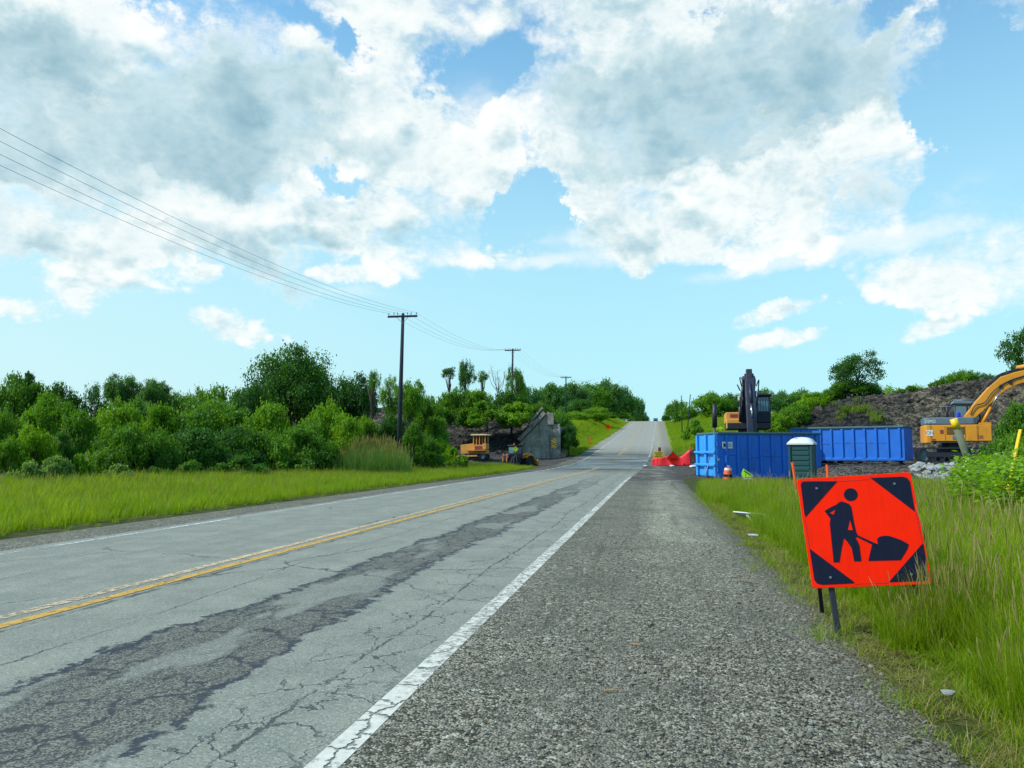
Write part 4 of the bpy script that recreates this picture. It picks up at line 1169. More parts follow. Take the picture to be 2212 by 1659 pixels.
# bare trees
def bare_tree(px, yt, zc, label, zb, group, n=9, w_=1.2):
    x, y = at(px, zc); h = P(px, yt, zc)[2]-zb
    t = thing('bare_tree', label, 'tree', (x, y, zb), 0.3, group)
    mb = MB(); g = np.random.default_rng(int(px)); br = MB()
    mb.tube([(0, 0, -.2), (.05*h, .0, h*.35), (.02*h, .02*h, h*.6)], [.10, .07, .045], 6)
    for k in range(n):
        a = g.uniform(0, 6.28); z0 = h*g.uniform(.25, .6); e = Vector((math.cos(a)*w_*g.uniform(.4, 1), math.sin(a)*w_*.6, h*g.uniform(.75, 1.0)))
        s0 = Vector((.03*h, 0, z0)); m_ = s0.lerp(e, .5)+Vector((math.cos(a)*.2, 0, -.1*h*.3))
        br.tube([s0, m_, e], [.05, .032, .012], 5)
        for q in range(4):
            u = g.uniform(.35, .95); p0 = m_.lerp(e, u)
            br.tube([p0, p0+Vector((g.normal()*.35, g.normal()*.25, g.uniform(.2, .6)))], [.02, .008], 4)
    mb.build('trunk', DEADWOOD, t); br.build('branches', DEADWOOD, t)
    return t
bare_tree(497, 366, 104, 'bare grey leafless tree between the saplings and the second utility pole', EZ, GE, 11, 1.5)

# ------------------------------------------------------------------ the near roadwork sign
def roadwork_sign():
    c = Vector((1.657, 6.803, 0.773))
    Rm = (Matrix.Rotation(R(-1.8), 3, 'Z') @ Matrix.Rotation(R(-13.6), 3, 'X') @ Matrix.Rotation(R(-4.2), 3, 'Y'))
    t = thing('roadwork_sign', 'orange square roadwork sign with a black digging worker, on black legs in the tall grass', 'road sign', c, rot=Rm.to_euler())
    # artwork outline: measured points of the sign face -> panel plane
    src = np.array([(303, 305), (1292, 240), (1485, 1220), (440, 1253)], float); S = .45
    dst = np.array([(-S, S), (S, S), (S, -S), (-S, -S)])
    A = []
    for (x, y), (u, v) in zip(src, dst):
        A += [[x, y, 1, 0, 0, 0, -u*x, -u*y], [0, 0, 0, x, y, 1, -v*x, -v*y]]
    hm = np.append(np.linalg.solve(np.array(A), dst.ravel()), 1).reshape(3, 3)
    def uv(p):
        q = hm @ np.array([p[0], p[1], 1.0]); return q[0]/q[2], q[1]/q[2]
    mb = MB()
    r_ = .025; pts = []
    for sx, sy, a0 in ((1, 1, 0), (-1, 1, 90), (-1, -1, 180), (1, -1, 270)):
        for k in range(4):
            a = R(a0+30*k); pts.append((sx*(S-r_)+r_*math.cos(a), sy*(S-r_)+r_*math.sin(a)))
    mb.prism(pts, -.006, .006, 'y')
    mb.build('panel', SIGNRED, t, .002)
    def flat(name, polys, mat, y=-.009):
        mb = MB()
        for i, (poly, m, yy) in enumerate(polys):
            p = [uv(q) for q in poly]
            mb.add([(a, yy, b) for a, b in p], [list(range(len(p)))], m)
        return mb.build(name, mat, t)
    flat('corner_patch', [([(338, 352), (346, 334), (372, 325), (655, 320), (378, 636), (368, 600)], 0, -.0085)], SIGNBLACK)
    flat('corner_patch', [([(940, 292), (1225, 280), (1262, 292), (1286, 322), (1330, 588)], 0, -.0085)], SIGNBLACK)
    flat('corner_patch', [([(413, 905), (798, 1197), (800, 1210), (520, 1222), (478, 1210), (455, 1182)], 0, -.0085)], SIGNBLACK)
    flat('corner_patch', [([(1100, 1202), (1394, 866), (1403, 872), (1452, 1145), (1447, 1175), (1425, 1190)], 0, -.0085)], SIGNBLACK)
    head = [(770+60*math.cos(a), 438+56*math.sin(a)) for a in np.linspace(0, 2*math.pi, 25)[:-1]]
    body = [(542, 580), (600, 546), (648, 524), (668, 505), (692, 497), (728, 508), (756, 520), (775, 545), (786, 610), (800, 690), (818, 765), (830, 790), (850, 800), (955, 848), (1008, 872), (995, 888), (945, 868), (822, 806), (812, 815), (830, 845), (846, 880), (862, 1018), (800, 1020), (778, 905), (740, 848), (710, 818), (692, 900), (672, 1026), (622, 1028), (606, 870), (588, 690), (594, 648), (578, 628)]
    flat('worker_symbol', [(head, 0, -.0085), (body, 0, -.0085), ([(590, 600), (634, 572), (622, 612)], 1, -.011), ([(764, 664), (788, 748), (746, 746)], 1, -.011)], [SIGNBLACK, SIGNRED])
    flat('dirt_pile_symbol', [([(922, 1016), (955, 872), (1006, 878), (1000, 822), (1022, 804), (1060, 796), (1100, 797), (1150, 812), (1215, 836), (1276, 872), (1262, 915), (1205, 1010)], 0, -.0085)], SIGNBLACK)
    for sx in (-.30, .31):
        for sz in (.36, -.37):
            mb = MB(); mb.lathe([(.009, -.014), (.012, -.010), (.012, -.005)], 10, (sx, 0, sz), 'y'); mb.build('bolt', STEEL, t)
    # thin dark seam just inside the edge
    seam = []
    for a, b in (((335, 322), (660, 322)), ((660, 322), (935, 302)), ((372, 640), (412, 905)), ((1336, 590), (1394, 862)), ((800, 1214), (1100, 1204)), ((628, 288), (630, 318)), ((938, 270), (942, 296))):
        d = Vector((b[0]-a[0], b[1]-a[1])).normalized(); n_ = Vector((-d.y, d.x))*1.7
        seam.append(([(a[0]+n_.x, a[1]+n_.y), (b[0]+n_.x, b[1]+n_.y), (b[0]-n_.x, b[1]-n_.y), (a[0]-n_.x, a[1]-n_.y)], 0, -.0095))
    for q in seam: flat('seam_line', [q], RUSTRED)
    inv = Rm.to_4x4(); inv.translation = c; inv = inv.inverted()
    def leg(p, q, w_=.045):
        mb = MB(); mb.bar(inv @ Vector(p), inv @ Vector(q), w_, .03)
        mb.build('leg', BLACK, t, .004)
    def onp(u, v, dy=.03): return inv.inverted() @ Vector((u, dy, v))
    leg(onp(-.30, .30), onp(-.30, -.86)); leg(onp(.31, .30), onp(.31, -.86))
    q = at(816.5, 7.05); leg(onp(-.36, .25, .04), (q[0], q[1], -.02), .035)
    q = at(912.5, 7.15); leg(onp(.33, .25, .04), (q[0], q[1], -.02), .035)
    mb = MB(); mb.bar((-.40, .035, .2), (.40, .035, .2), .04, .03); mb.build('crossbar', BLACK, t, .003)
roadwork_sign()

# ------------------------------------------------------------------ roll-off bins
def roll_bin(label, loc, rz, L_, H_, W_, plaque, nr, pale=False, stake=False):
    """x along the length, the -y side looks at the road, door end at -x"""
    t = thing('roll_off_bin', label, 'waste bin', loc, rz, 'blue roll off bins of demolition rubble')
    lo = .18
    mb = MB()
    mb.box((0, -W_/2+.02, lo+(H_-lo)/2), (L_, .04, H_-lo)); mb.box((0, W_/2-.02, lo+(H_-lo)/2), (L_, .04, H_-lo))
    mb.box((L_/2-.02, 0, lo+(H_-lo)/2), (.04, W_-.08, H_-lo)); mb.box((0, 0, lo+.04), (L_-.04, W_-.08, .08))
    mb.build('body', BLUE, t, .01)
    for k in range(nr):
        x = -L_/2+.5+(L_-.75)*k/(nr-1)
        for s in (-1, 1):
            mb = MB(); mb.box((x, s*(W_/2+.045), lo+(H_-lo)/2-.02), (.13, .085, H_-lo-.16), None, 0, (1, 1))
            mb.build('rib', BLUE, t, .02)
    for s in (-1, 1):
        mb = MB(); mb.bar((-L_/2, s*(W_/2+.02), H_), (L_/2, s*(W_/2+.02), H_), .16, .11); mb.build('top_rail', RIM, t, .02)
        mb = MB(); mb.bar((-L_/2, s*(W_/2+.03), lo+.05), (L_/2, s*(W_/2+.03), lo+.05), .10, .16); mb.build('bottom_rail', BLUE, t, .015)
        for a, b, zz in ((0, 1, 1.32), (1, 2, 1.15), (2, 3, 1.2), (3, nr-2, 1.25)):
            x0 = -L_/2+.5+(L_-.75)*a/(nr-1)+.1; x1 = -L_/2+.5+(L_-.75)*b/(nr-1)-.1
            mb = MB(); mb.bar((x0, s*(W_/2+.012), zz), (x1, s*(W_/2+.012), zz-.03), .03, .04); mb.build('side_crease', BLUE, t, .008)
    for s in (-1, 1):
        mb = MB(); mb.bar((s*L_/2, -W_/2, H_), (s*L_/2, W_/2, H_), .11, .1); mb.build('end_rail', RIM, t, .02)
    # the door with its posts and cross bars
    end = BLUE_SUNLIT if pale else BLUE  # the sun-facing end gets the blue with sunlight painted in
    mb = MB(); mb.box((-L_/2+.03, 0, lo+(H_-lo)/2), (.05, W_-.1, H_-lo-.08)); dr = mb.build('door', end, t, .01)
    for y in (-W_/2+.12, 0, W_/2-.12):
        mb = MB(); mb.box((-L_/2-.06, y, lo+(H_-lo)/2-.03), (.14, .2, H_-lo-.1)); mb.build('door_post', end, dr, .02)
    for z in (.80, 1.45):
        mb = MB(); mb.box((-L_/2-.17, 0, z), (.07, W_+.1, .12)); mb.build('door_bar', end, dr, .02)
    for z in (.55, 1.2, 1.85):
        mb = MB(); mb.lathe([(.045, -.09), (.045, .09)], 10, (-L_/2-.02, -W_/2-.06, z)); mb.build('hinge', BLUE, dr)
    for x in (-L_/2+.5, L_/2-.6):
        for y in (-.75, .75):
            mb = MB(); mb.lathe([(.09, -.1), (.13, -.09), (.13, .09), (.09, .1)], 14, (x, y, .13), 'y'); mb.build('wheel', BLACK, t)
    # heaped load, lumpy and below or a little over the rim
    mb = MB(); g = np.random.default_rng(int(L_*100)); nx, ny = 40, 14
    V = []; Fq = []
    for i in range(nx+1):
        for j in range(ny+1):
            u, v = i/nx, j/ny
            hgt = H_-.22+.30*math.sin(math.pi*v)*math.sin(math.pi*u)**.5*plaque[1]+g.normal()*.05
            V.append(((u-.5)*(L_-.12), (v-.5)*(W_-.12), hgt))
    for i in range(nx):
        for j in range(ny):
            a = i*(ny+1)+j; Fq.append((a, a+ny+1, a+ny+2, a+1))
    mb.add(V, Fq); mb.build('rubble_load', RUBBLE, t)
    if plaque[0]:
        x = -L_/2+.55
        mb = MB(); mb.box((x, -W_/2-.06, H_-.62), (.56, .02, .34)); p = mb.build('info_plate', WHITE, t, .004)
        mb = MB(); mb.box((x-.17, -W_/2-.075, H_-.62), (.13, .008, .18)); mb.build('logo_patch', BLACK, p)
        mb = MB()
        for k in range(4): mb.box((x+.08, -W_/2-.075, H_-.55-.045*k), (.26, .008, .018))
        mb.build('fine_print', MACHGREY, p)
        mb = MB(); mb.box((-L_/2+.02, -W_/2-.075, 1.08), (.10, .01, .14)); mb.build('small_plate', WHITE, t, .003)
    return t
def bin_at(p, ax, L_, W_):
    """near corner p (column, distance), lengthwise direction ax in the camera's ground axes -> centre, turn"""
    xc, zc = (p[0]-512)/F*p[1], p[1]
    ax = Vector(ax).normalized(); n_ = Vector((-ax.y, ax.x))
    q = Vector((xc, zc))+ax*L_/2+n_*W_/2
    return (q.x*math.cos(YAW)-q.y*math.sin(YAW), q.x*math.sin(YAW)+q.y*math.cos(YAW)), math.atan2(ax.y, ax.x)+YAW
c, rz_ = bin_at((716.4, 39.6), (2.25, .46), 5.9, 2.3)
roll_bin('blue steel bin left of the portable toilet, its barred end toward the road', (c[0], c[1], .0), rz_, 5.9, 2.42, 2.3, (True, .55), 9, True)
c, rz_ = bin_at((791, 49.0), (math.cos(R(38)), -math.sin(R(38))), 6.5, 2.3)
roll_bin('blue steel bin heaped with debris, between the portable toilet and the yellow excavator', (c[0], c[1], gz(*c)+.04), rz_, 6.5, 2.15, 2.3, (False, 1.8), 10)
q = P(709.5, 461, 38.6)
t = thing('leaning_rod', 'thin pale rod leaning against the corner of the left blue bin', 'rod', (q[0]-.05, q[1]+.1, 0))
mb = MB(); mb.tube([(-.25, -.25, -.1), (.14, .38, 1.42)], .018, 6); mb.build('rod', STEEL, t)

# ------------------------------------------------------------------ portable toilet
def toilet():
    x, y = at(802.3, 34.3)
    t = thing('portable_toilet', 'dark green portable toilet with a white domed roof beside the blue bins', 'portable toilet', (x, y, gz(x, y)+.03), R(-30)+YAW)
    w_, d_, h_ = .96, .96, 1.80
    mb = MB(); mb.box((0, 0, h_/2+.08), (w_-.06, d_-.06, h_)); mb.build('cabin', TOILETGREEN, t, .03)
    for sx in (-1, 1):
        for sy in (-1, 1):
            mb = MB(); mb.box((sx*(w_/2-.03), sy*(d_/2-.03), h_/2+.09), (.11, .11, h_)); mb.build('corner_post', TOILETGREEN, t, .03)
    for face in (0, 1):
        mb = MB()
        for k in range(7):
            z = .32+k*.225
            if face == 0: mb.box((0, -d_/2+.02, z), (w_-.26, .035, .15))
            else: mb.box((-w_/2+.02, 0, z), (.035, d_-.26, .15))
        mb.build('wall_panel', TOILETGREEN, t, .012)
    mb = MB(); mb.box((w_/2-.005, 0, .98), (.03, d_-.24, 1.6)); mb.build('door', TOILETGREEN, t, .01)
    mb = MB(); mb.box((0, 0, .05), (w_+.06, d_+.06, .1)); mb.build('skid_base', BLACK, t, .02)
    mb = MB(); V, Fq = [], []; n = 9
    hw = w_/2+.07
    for i in range(n+1):
        for j in range(n+1):
            u, v = i/n*2-1, j/n*2-1
            V.append((u*hw, v*hw, h_+.10+.27*math.sqrt(max(0, (1-abs(u)**2.4)*(1-abs(v)**2.4)))))
    for i in range(n):
        for j in range(n):
            a = i*(n+1)+j; Fq.append((a, a+n+1, a+n+2, a+1))
    mb.add(V, Fq, 0, True); mb.box((0, 0, h_+.07), (2*hw, 2*hw, .07)); rf = mb.build('roof', WHITE, t)
    mb = MB(); mb.box((-.16, -.36, h_+.26), (.16, .05, .12)); mb.build('roof_vent', MACHGREY, rf, .01)
toilet()

# ------------------------------------------------------------------ excavators (x forward, y left)
def tracks(t, L_, half, g_=.62, wd=.55, xo=0.0):
    n0 = len(t.children)
    for s in (-1, 1):
        y0 = s*half; r_ = g_/2-.03
        prof = []
        a0 = L_/2-r_
        for k in range(9): a = R(-90+180*k/8); prof.append((a0+r_*math.cos(a), r_+.03+r_*math.sin(a)))
        for k in range(9): a = R(90+180*k/8); prof.append((-a0+r_*math.cos(a), r_+.03+r_*math.sin(a)))
        outer = [(p[0]*1.0, p[1]) for p in prof]
        mb = MB(); n = len(outer); V = []; Fq = []
        inner = [((abs(p[0])-a0 if abs(p[0]) > a0 else 0)*.0+(p[0]-math.copysign(.07, p[0])*(1 if abs(p[0]) > a0+.001 else 0)), r_+.03+(p[1]-r_-.03)*.80) for p in outer]
        for yy in (y0-wd/2, y0+wd/2):
            V += [(p[0], yy, p[1]) for p in outer]+[(p[0], yy, p[1]) for p in inner]
        for i in range(n):
            j = (i+1) % n
            Fq += [(i, j, 2*n+j, 2*n+i), (n+i, 3*n+i, 3*n+j, n+j), (i, n+i, n+j, j), (2*n+i, 2*n+j, 3*n+j, 3*n+i)]
        mb.add(V, Fq)
        # grouser bars on the shoes
        tot = 30
        for k in range(tot):
            u = k/tot*n; i = int(u) % n; f = u-int(u); j = (i+1) % n
            x, z = outer[i][0]*(1-f)+outer[j][0]*f, outer[i][1]*(1-f)+outer[j][1]*f
            mb.box((x, y0, z), (.035, wd, .035), None)
        trk = mb.build('track', RUBBER if False else BLACK, t)
        mb = MB()
        mb.lathe([(.05, -.1), (r_*.82, -.09), (r_*.82, .09), (.05, .1)], 20, (-a0, y0, r_+.03), 'y'); mb.build('sprocket', MACHGREY, trk)
        mb = MB(); mb.lathe([(.05, -.1), (r_*.80, -.09), (r_*.80, .09), (.05, .1)], 20, (a0, y0, r_+.03), 'y'); mb.build('idler', MACHGREY, trk)
        for k in range(6):
            mb = MB(); mb.lathe([(.11, -.12), (.11, .12)], 12, (-a0+.5+(2*a0-1.0)*k/5, y0, .16), 'y'); mb.build('roller', BLACK, trk)
        mb = MB(); mb.box((0, y0, r_+.04), (2*a0-.3, wd*.6, .24)); mb.build('track_frame', BLACK, t, .02)
    mb = MB(); mb.box((0, 0, .55), (1.6, 2*half-.3, .35)); mb.lathe([(.62, .68), (.62, .92)], 20); mb.build('undercarriage', BLACK, t, .02)
    for ch in t.children: ch.location.x += xo
def offset_path(pts, widths):
    """outline of a plated arm along a path in the x-z plane"""
    up, dn = [], []
    for i, p in enumerate(pts):
        a = Vector(pts[max(i-1, 0)]); b = Vector(pts[min(i+1, len(pts)-1)])
        d = (b-a).normalized(); n_ = Vector((-d.y, d.x)); w_ = widths[i]/2
        up.append((p[0]+n_.x*w_, p[1]+n_.y*w_)); dn.append((p[0]-n_.x*w_, p[1]-n_.y*w_))
    return up+dn[::-1]
def ram(t, p, q, r_=.085, frac=.55, mat=None, name='hydraulic_cylinder'):
    p, q = Vector(p), Vector(q); m_ = p.lerp(q, frac)
    mb = MB(); mb.tube([p, m_], r_, 10); c_ = mb.build(name, mat or YELLOW, t)
    mb = MB(); mb.tube([m_, q], r_*.55, 8); mb.build('piston_rod', CHROME, c_)
def hose(t, pts, r_=.025, mat=None):
    P_ = [Vector(p) for p in pts]; out = []
    for i in range(len(P_)-1):
        a, b, c_, d = P_[max(i-1, 0)], P_[i], P_[i+1], P_[min(i+2, len(P_)-1)]
        for k in range(5):
            u = k/5
            out.append(.5*((2*b)+(c_-a)*u+(2*a-5*b+4*c_-d)*u*u+(3*b-a-3*c_+d)*u**3))
    out.append(P_[-1])
    mb = MB(); mb.tube(out, r_, 6); return mb.build('hose', mat or BLACK, t)

def yellow_excavator():
    x, y = at(965, 40.6)
    z = .88
    fx = Vector((math.cos(YAW), math.sin(YAW)))
    t = thing('excavator', 'yellow tracked excavator with grey engine deck on pale rocks, boom raised to the right', 'excavator', (x, y, z), YAW-R(24))
    t.scale = (.86, 1.05, 1.14)
    tracks(t, 4.1, 1.12, .74, .55, -.62)
    # house: the y=-1.4 side looks at the road
    mb = MB()
    prof = [(-2.25, -1.15), (-1.9, -1.42), (-.5, -1.42), (1.25, -1.42), (1.25, 1.42), (-1.9, 1.42), (-2.25, 1.15)]
    mb.prism(prof[1:-1]+[(-1.9, 1.42)][:0], .98, 1.72, 'z'); mb.build('engine_house', YELLOW, t, .03)
    mb = MB()
    cw = [(-1.905, -1.42), (-2.16, -1.42), (-2.27, -1.25), (-2.32, -.4), (-2.32, .4), (-2.27, 1.25), (-2.16, 1.42), (-1.905, 1.42)]
    mb.prism(cw, .90, 1.72, 'z'); cwo = mb.build('counterweight', YELLOW, t, .04)
    mb = MB(); mb.prism([(-2.30, -.38), (-2.25, -1.24), (-2.15, -1.405), (-1.9, -1.405), (.35, -1.405), (.55, -1.2), (.55, .3), (-2.30, .3)], 1.723, 2.06, 'z'); dk = mb.build('engine_deck', MACHGREY, t, .05)
    mb = MB(); mb.prism([(.60, -1.40), (1.24, -1.40), (1.24, -.7), (.60, -.7)], 1.723, 1.80, 'z'); mb.build('tool_box', YELLOW, t, .02)
    mb = MB()
    for k in range(7): mb.box((-.62, -1.425, 1.30+k*.05), (.95, .02, .022))
    mb.build('vent_grille', BLACK, t)
    for xx, ww in ((-1.52, .7), (.18, .62), (.88, .66)):
        for dx_ in (-ww/2, ww/2):
            mb = MB(); mb.box((xx+dx_, -1.421, 1.35), (.014, .012, .66)); mb.build('panel_seam', BLACK, t)
    mb = MB(); mb.box((-.55, -1.428, 1.14), (.5, .02, .17)); mb.build('side_plate', MACHGREY, t, .005)
    mb = MB(); mb.box((-1.35, -1.428, 1.42), (.17, .02, .17)); mb.build('latch_plate', RUSTRED, t, .004)
    for z_ in (1.02, 1.08):
        mb = MB(); mb.box((-1.78, -1.428, z_), (.2, .014, .03)); mb.build('warning_stripe', RUSTRED, t)
    # lettering that wraps the rear corner of the machine
    rot = (math.pi/2, 0, R(-13))
    text('lettering', 'DEMO', .21, WHITE, t, (-1.93, -1.409, 1.88), (math.pi/2, 0, 0), .004)
    mb = MB(); mb.box((-1.98, -1.426, 1.36), (.36, .012, .26)); pl = mb.build('white_plate', WHITE, t)
    text('lettering', 'ON', .24, MACHGREY, pl, (-1.98, -1.436, 1.36), (math.pi/2, 0, 0), .003)
    text('lettering', '230', .20, RUSTRED, t, (.62, -1.43, 1.16), (math.pi/2, 0, 0), .003)
    mb = MB(); mb.tube([(-.9, -.5, 2.0), (-.9, -.5, 2.62)], .075, 10); mb.build('exhaust_pipe', BLACK, t)
    mb = MB(); mb.lathe([(.11, 2.06), (.12, 2.12), (.10, 2.26), (.04, 2.30)], 12, (-.35, -.95, 0)); mb.build('beacon', LIGHTBLUE, t)
    mb = MB()
    for a, b in (((-1.3, -1.2, 2.05), (-1.3, -1.2, 2.55)), ((-.6, -1.2, 2.05), (-.6, -1.2, 2.55)), ((-1.3, -1.2, 2.55), (-.6, -1.2, 2.55))): mb.tube([a, b], .02, 6)
    mb.build('handrail', MACHGREY, t)
    # cab on the far side
    cp = [(-.55, 1.0), (1.0, 1.0), (1.1, 1.6), (.9, 2.75), (-.35, 2.8), (-.55, 2.4)]
    mb = MB(); mb.prism(cp, .38, 1.38, 'y'); cb = mb.build('cab', BLACK, t, .05)
    for yy in (.365, 1.395):
        mb = MB(); mb.prism([(-.42, 1.80), (.25, 1.80), (.25, 2.62), (-.32, 2.64)], yy-.01, yy+.01, 'y'); mb.prism([(.35, 1.62), (.98, 1.62), (.82, 2.62), (.35, 2.62)], yy-.01, yy+.01, 'y'); mb.build('window', GLASS, cb)
    mb = MB(); mb.prism([(-.5, 2.76), (.95, 2.72), (.92, 2.86), (-.42, 2.9)], .34, 1.42, 'y'); mb.build('cab_roof', MACHGREY, cb, .03)
    mb = MB()
    for a, b in (((-.4, .36, 2.96), (1.05, .36, 2.92)), ((-.4, 1.38, 2.96), (1.05, 1.38, 2.92)), ((-.4, .36, 2.96), (-.4, 1.38, 2.96)), ((.3, .36, 2.94), (.3, 1.38, 2.94))): mb.tube([a, b], .025, 6)
    mb.build('roof_guard', MACHGREY, cb)
    # boom: rises to the right, then bends over
    path = [(.15, 1.98), (.8, 2.55), (1.6, 3.22), (2.15, 3.60), (2.8, 3.80), (4.6, 4.18), (5.8, 4.3)]
    mb = MB(); mb.prism(offset_path(path, [.38, .56, .64, .66, .58, .46, .36]), -.36, .20, 'y'); bo = mb.build('boom', YELLOW, t, .03)
    mb = MB(); mb.prism([(1.40, 3.47), (2.02, 3.92), (2.75, 4.10), (4.6, 4.42), (4.6, 4.48), (2.7, 4.17), (1.95, 3.99), (1.33, 3.54)], -.34, .18, 'y'); mb.build('boom_top_plate', BLACK, bo)
    for xx, zz in ((2.0, 3.45), (2.5, 3.62)):
        mb = MB(); mb.lathe([(.10, -.40), (.10, -.36)], 14, (xx, 0, zz), 'y'); mb.build('pin_boss', BLACK, bo)
    ram(t, (.92, -.46, 1.80), (1.95, -.46, 3.28), .085, .48)
    ram(t, (.92, .30, 1.80), (1.95, .30, 3.28), .085, .48)
    ram(t, (2.9, -.08, 4.3), (5.6, -.08, 4.6), .10, .6)
    hose(t, [(.35, -.40, 2.2), (.6, -.43, 2.6), (1.1, -.42, 2.75), (1.6, -.42, 3.25), (2.3, -.4, 3.65), (3.4, -.4, 3.95)], .03)
    hose(t, [(.3, -.3, 2.3), (.5, -.2, 2.8), (1.1, -.2, 3.35), (1.9, -.2, 3.98), (3.0, -.2, 4.25)], .03)
    text('lettering', '230', .34, BLACK, bo, (3.6, -.365, 3.82), (math.pi/2, 0, 0), .003)
    # stick and bucket beyond the frame edge
    st = [(5.5, 4.5), (5.95, 3.8), (5.8, 2.8), (5.6, 1.75)]
    mb = MB(); mb.prism(offset_path(st, [.35, .62, .45, .3]), -.24, .08, 'y'); mb.build('stick', YELLOW, t, .02)
    mb = MB(); mb.prism([(5.7, 1.85), (5.3, 1.5), (4.95, .8), (5.15, .2), (5.75, .05), (5.95, .25), (5.4, .45), (5.4, 1.0), (5.85, 1.6)], -.65, .5, 'y'); mb.build('bucket', BLACK, t, .02)
yellow_excavator()

def dark_excavator():
    x, y = at(749, 50.5)
    z = 2.0
    g0 = gz(x, y)
    # it stands on a heap of broken rubble
    t = thing('excavator', 'dark boomed excavator facing the road, its arm hanging into the left blue bin', 'excavator', (x, y+.2, z), math.atan2(-y, -x)+R(4))
    tracks(t, 3.9, 1.05, .7, .5)
    mb = MB(); mb.prism([(-2.2, -1.35), (1.0, -1.35), (1.0, 1.35), (-2.2, 1.35)], .95, 1.35, 'z'); mb.build('deck', BLACK, t, .03)
    # forward is towards the camera: y=-1.4 shows at the left
    mb = MB(); mb.prism([(-2.2, -1.42), (.75, -1.42), (.75, -.42), (-2.2, -.42)], 1.36, 2.05, 'z'); eb = mb.build('engine_house', TAN, t, .05)
    mb = MB(); mb.prism([(.20, -1.40), (.98, -1.40), (.98, -.45), (.20, -.45)], .98, 1.58, 'z'); mb.build('tool_box', TAN, t, .04)
    mb = MB(); mb.box((.765, -.92, 1.82), (.02, .46, .2)); mb.build('vent_panel', RUSTRED, eb)
    mb = MB(); mb.prism([(-2.55, -1.3), (-2.21, -1.38), (-2.21, 1.38), (-2.55, 1.3)], .95, 1.95, 'z'); mb.build('counterweight', BLACK, t, .04)
    mb = MB(); mb.box((-.9, -.35, 2.2), (.5, .3, .5)); mb.build('filter_housing', MACHGREY, t, .03)
    cp = [(-.6, 1.36), (1.05, 1.36), (1.15, 2.0), (.95, 3.1), (-.4, 2.92), (-.6, 2.7)]
    mb = MB(); mb.prism(cp, .40, 1.36, 'y'); cb = mb.build('cab', BOOMDARK, t, .05)
    mb = MB(); mb.prism([(.50, 2.15), (1.24, 2.15), (1.24, 2.98), (.50, 2.98)], 0, .02, 'x'); 
    mb = MB(); mb.add([(1.14, .50, 2.08), (1.14, 1.26, 2.08), (.985, 1.26, 2.98), (.985, .50, 2.98), (1.12, .50, 2.08), (1.12, 1.26, 2.08), (.96, 1.26, 2.98), (.96, .50, 2.98)], [(0, 1, 2, 3), (7, 6, 5, 4), (0, 3, 7, 4), (1, 5, 6, 2), (3, 2, 6, 7), (0, 4, 5, 1)]); mb.build('windscreen', GLASS, cb)
    mb = MB(); mb.prism([(-.3, 2.1), (.85, 2.1), (.80, 2.98), (-.3, 2.98)], 1.355, 1.375, 'y'); mb.build('window', GLASS, cb)
    mb = MB(); mb.prism([(-.5, 2.94), (1.2, 3.08), (1.2, 3.2), (-.5, 3.24)], .34, 1.44, 'y'); mb.build('cab_roof', BLACK, cb, .03)
    mb = MB()
    for k in range(5): mb.box((1.16-.025*k*0, .58+k*.16, 2.5), (.02, .02, .9), Matrix.Rotation(R(-9), 3, 'Y'))
    mb.build('cab_guard', BLACK, cb)
    # boom up and over, stick hanging down in front
    path = [(.55, 1.2), (1.2, 2.3), (2.1, 3.35), (3.0, 3.85), (3.5, 3.75)]
    mb = MB(); mb.prism(offset_path(path, [.5, .8, .95, .75, .4]), -.46, .30, 'y'); bo = mb.build('boom', BOOMDARK, t, .03)
    sp = [(3.15, 4.25), (3.6, 3.6), (4.15, 2.2), (4.5, .9), (4.6, .3)]
    mb = MB()
    op = offset_path(sp, [.28, .7, .62, .45, .35])
    mb.prism(op, -.36, .20, 'y'); st = mb.build('stick', BOOMDARK, t, .03)
    mb = MB(); mb.prism([(3.0, 4.5), (3.35, 4.6), (3.75, 3.8), (3.35, 3.6)], -.26, .10, 'y'); mb.build('stick_head', BLACK, st, .02)
    ram(t, (1.5, .40, 1.4), (2.3, .40, 3.3), .10, .5, BOOMDARK); ram(t, (1.5, -.56, 1.4), (2.3, -.56, 3.3), .10, .5, BOOMDARK)
    ram(t, (3.95, -.08, 3.6), (4.75, -.08, 1.5), .09, .55, BOOMDARK)
    mb = MB(); mb.prism([(3.9, 2.9), (4.5, 1.3), (4.7, .5), (4.9, .6), (4.75, 1.4), (4.3, 2.9)], -.10, -.02, 'y'); mb.build('linkage', BLACK, t)
    mb = MB(); mb.box((4.62, -.08, .32), (.5, .78, .42), None, 0, (.8, .85)); at_ = mb.build('attachment_bracket', RUSTRED, t, .03)
    mb = MB(); mb.prism([(4.4, .12), (4.1, -.3), (4.2, -.85), (4.7, -1.0), (4.9, -.75), (4.65, -.4), (4.9, .1)], -.5, .34, 'y'); mb.build('bucket', BLACK, t, .02)
    hose(t, [(2.6, -.5, 3.6), (3.1, -.62, 4.05), (3.5, -.52, 3.95), (3.8, -.48, 3.2)], .035); hose(t, [(2.6, -.6, 3.3), (3.0, -.78, 3.65), (3.5, -.66, 3.3), (3.9, -.5, 2.6)], .035)
    hose(t, [(2.6, .4, 3.6), (3.2, .5, 3.9), (3.6, .42, 3.3), (4.1, .3, 2.3)], .035)
    mb = MB(); mb.box((1.6, -.6, 2.9), (.25, .16, .3)); mb.build('work_lamp', WHITE, bo, .02)
    # heap below the tracks
    n = 44; V, Fq = [], []
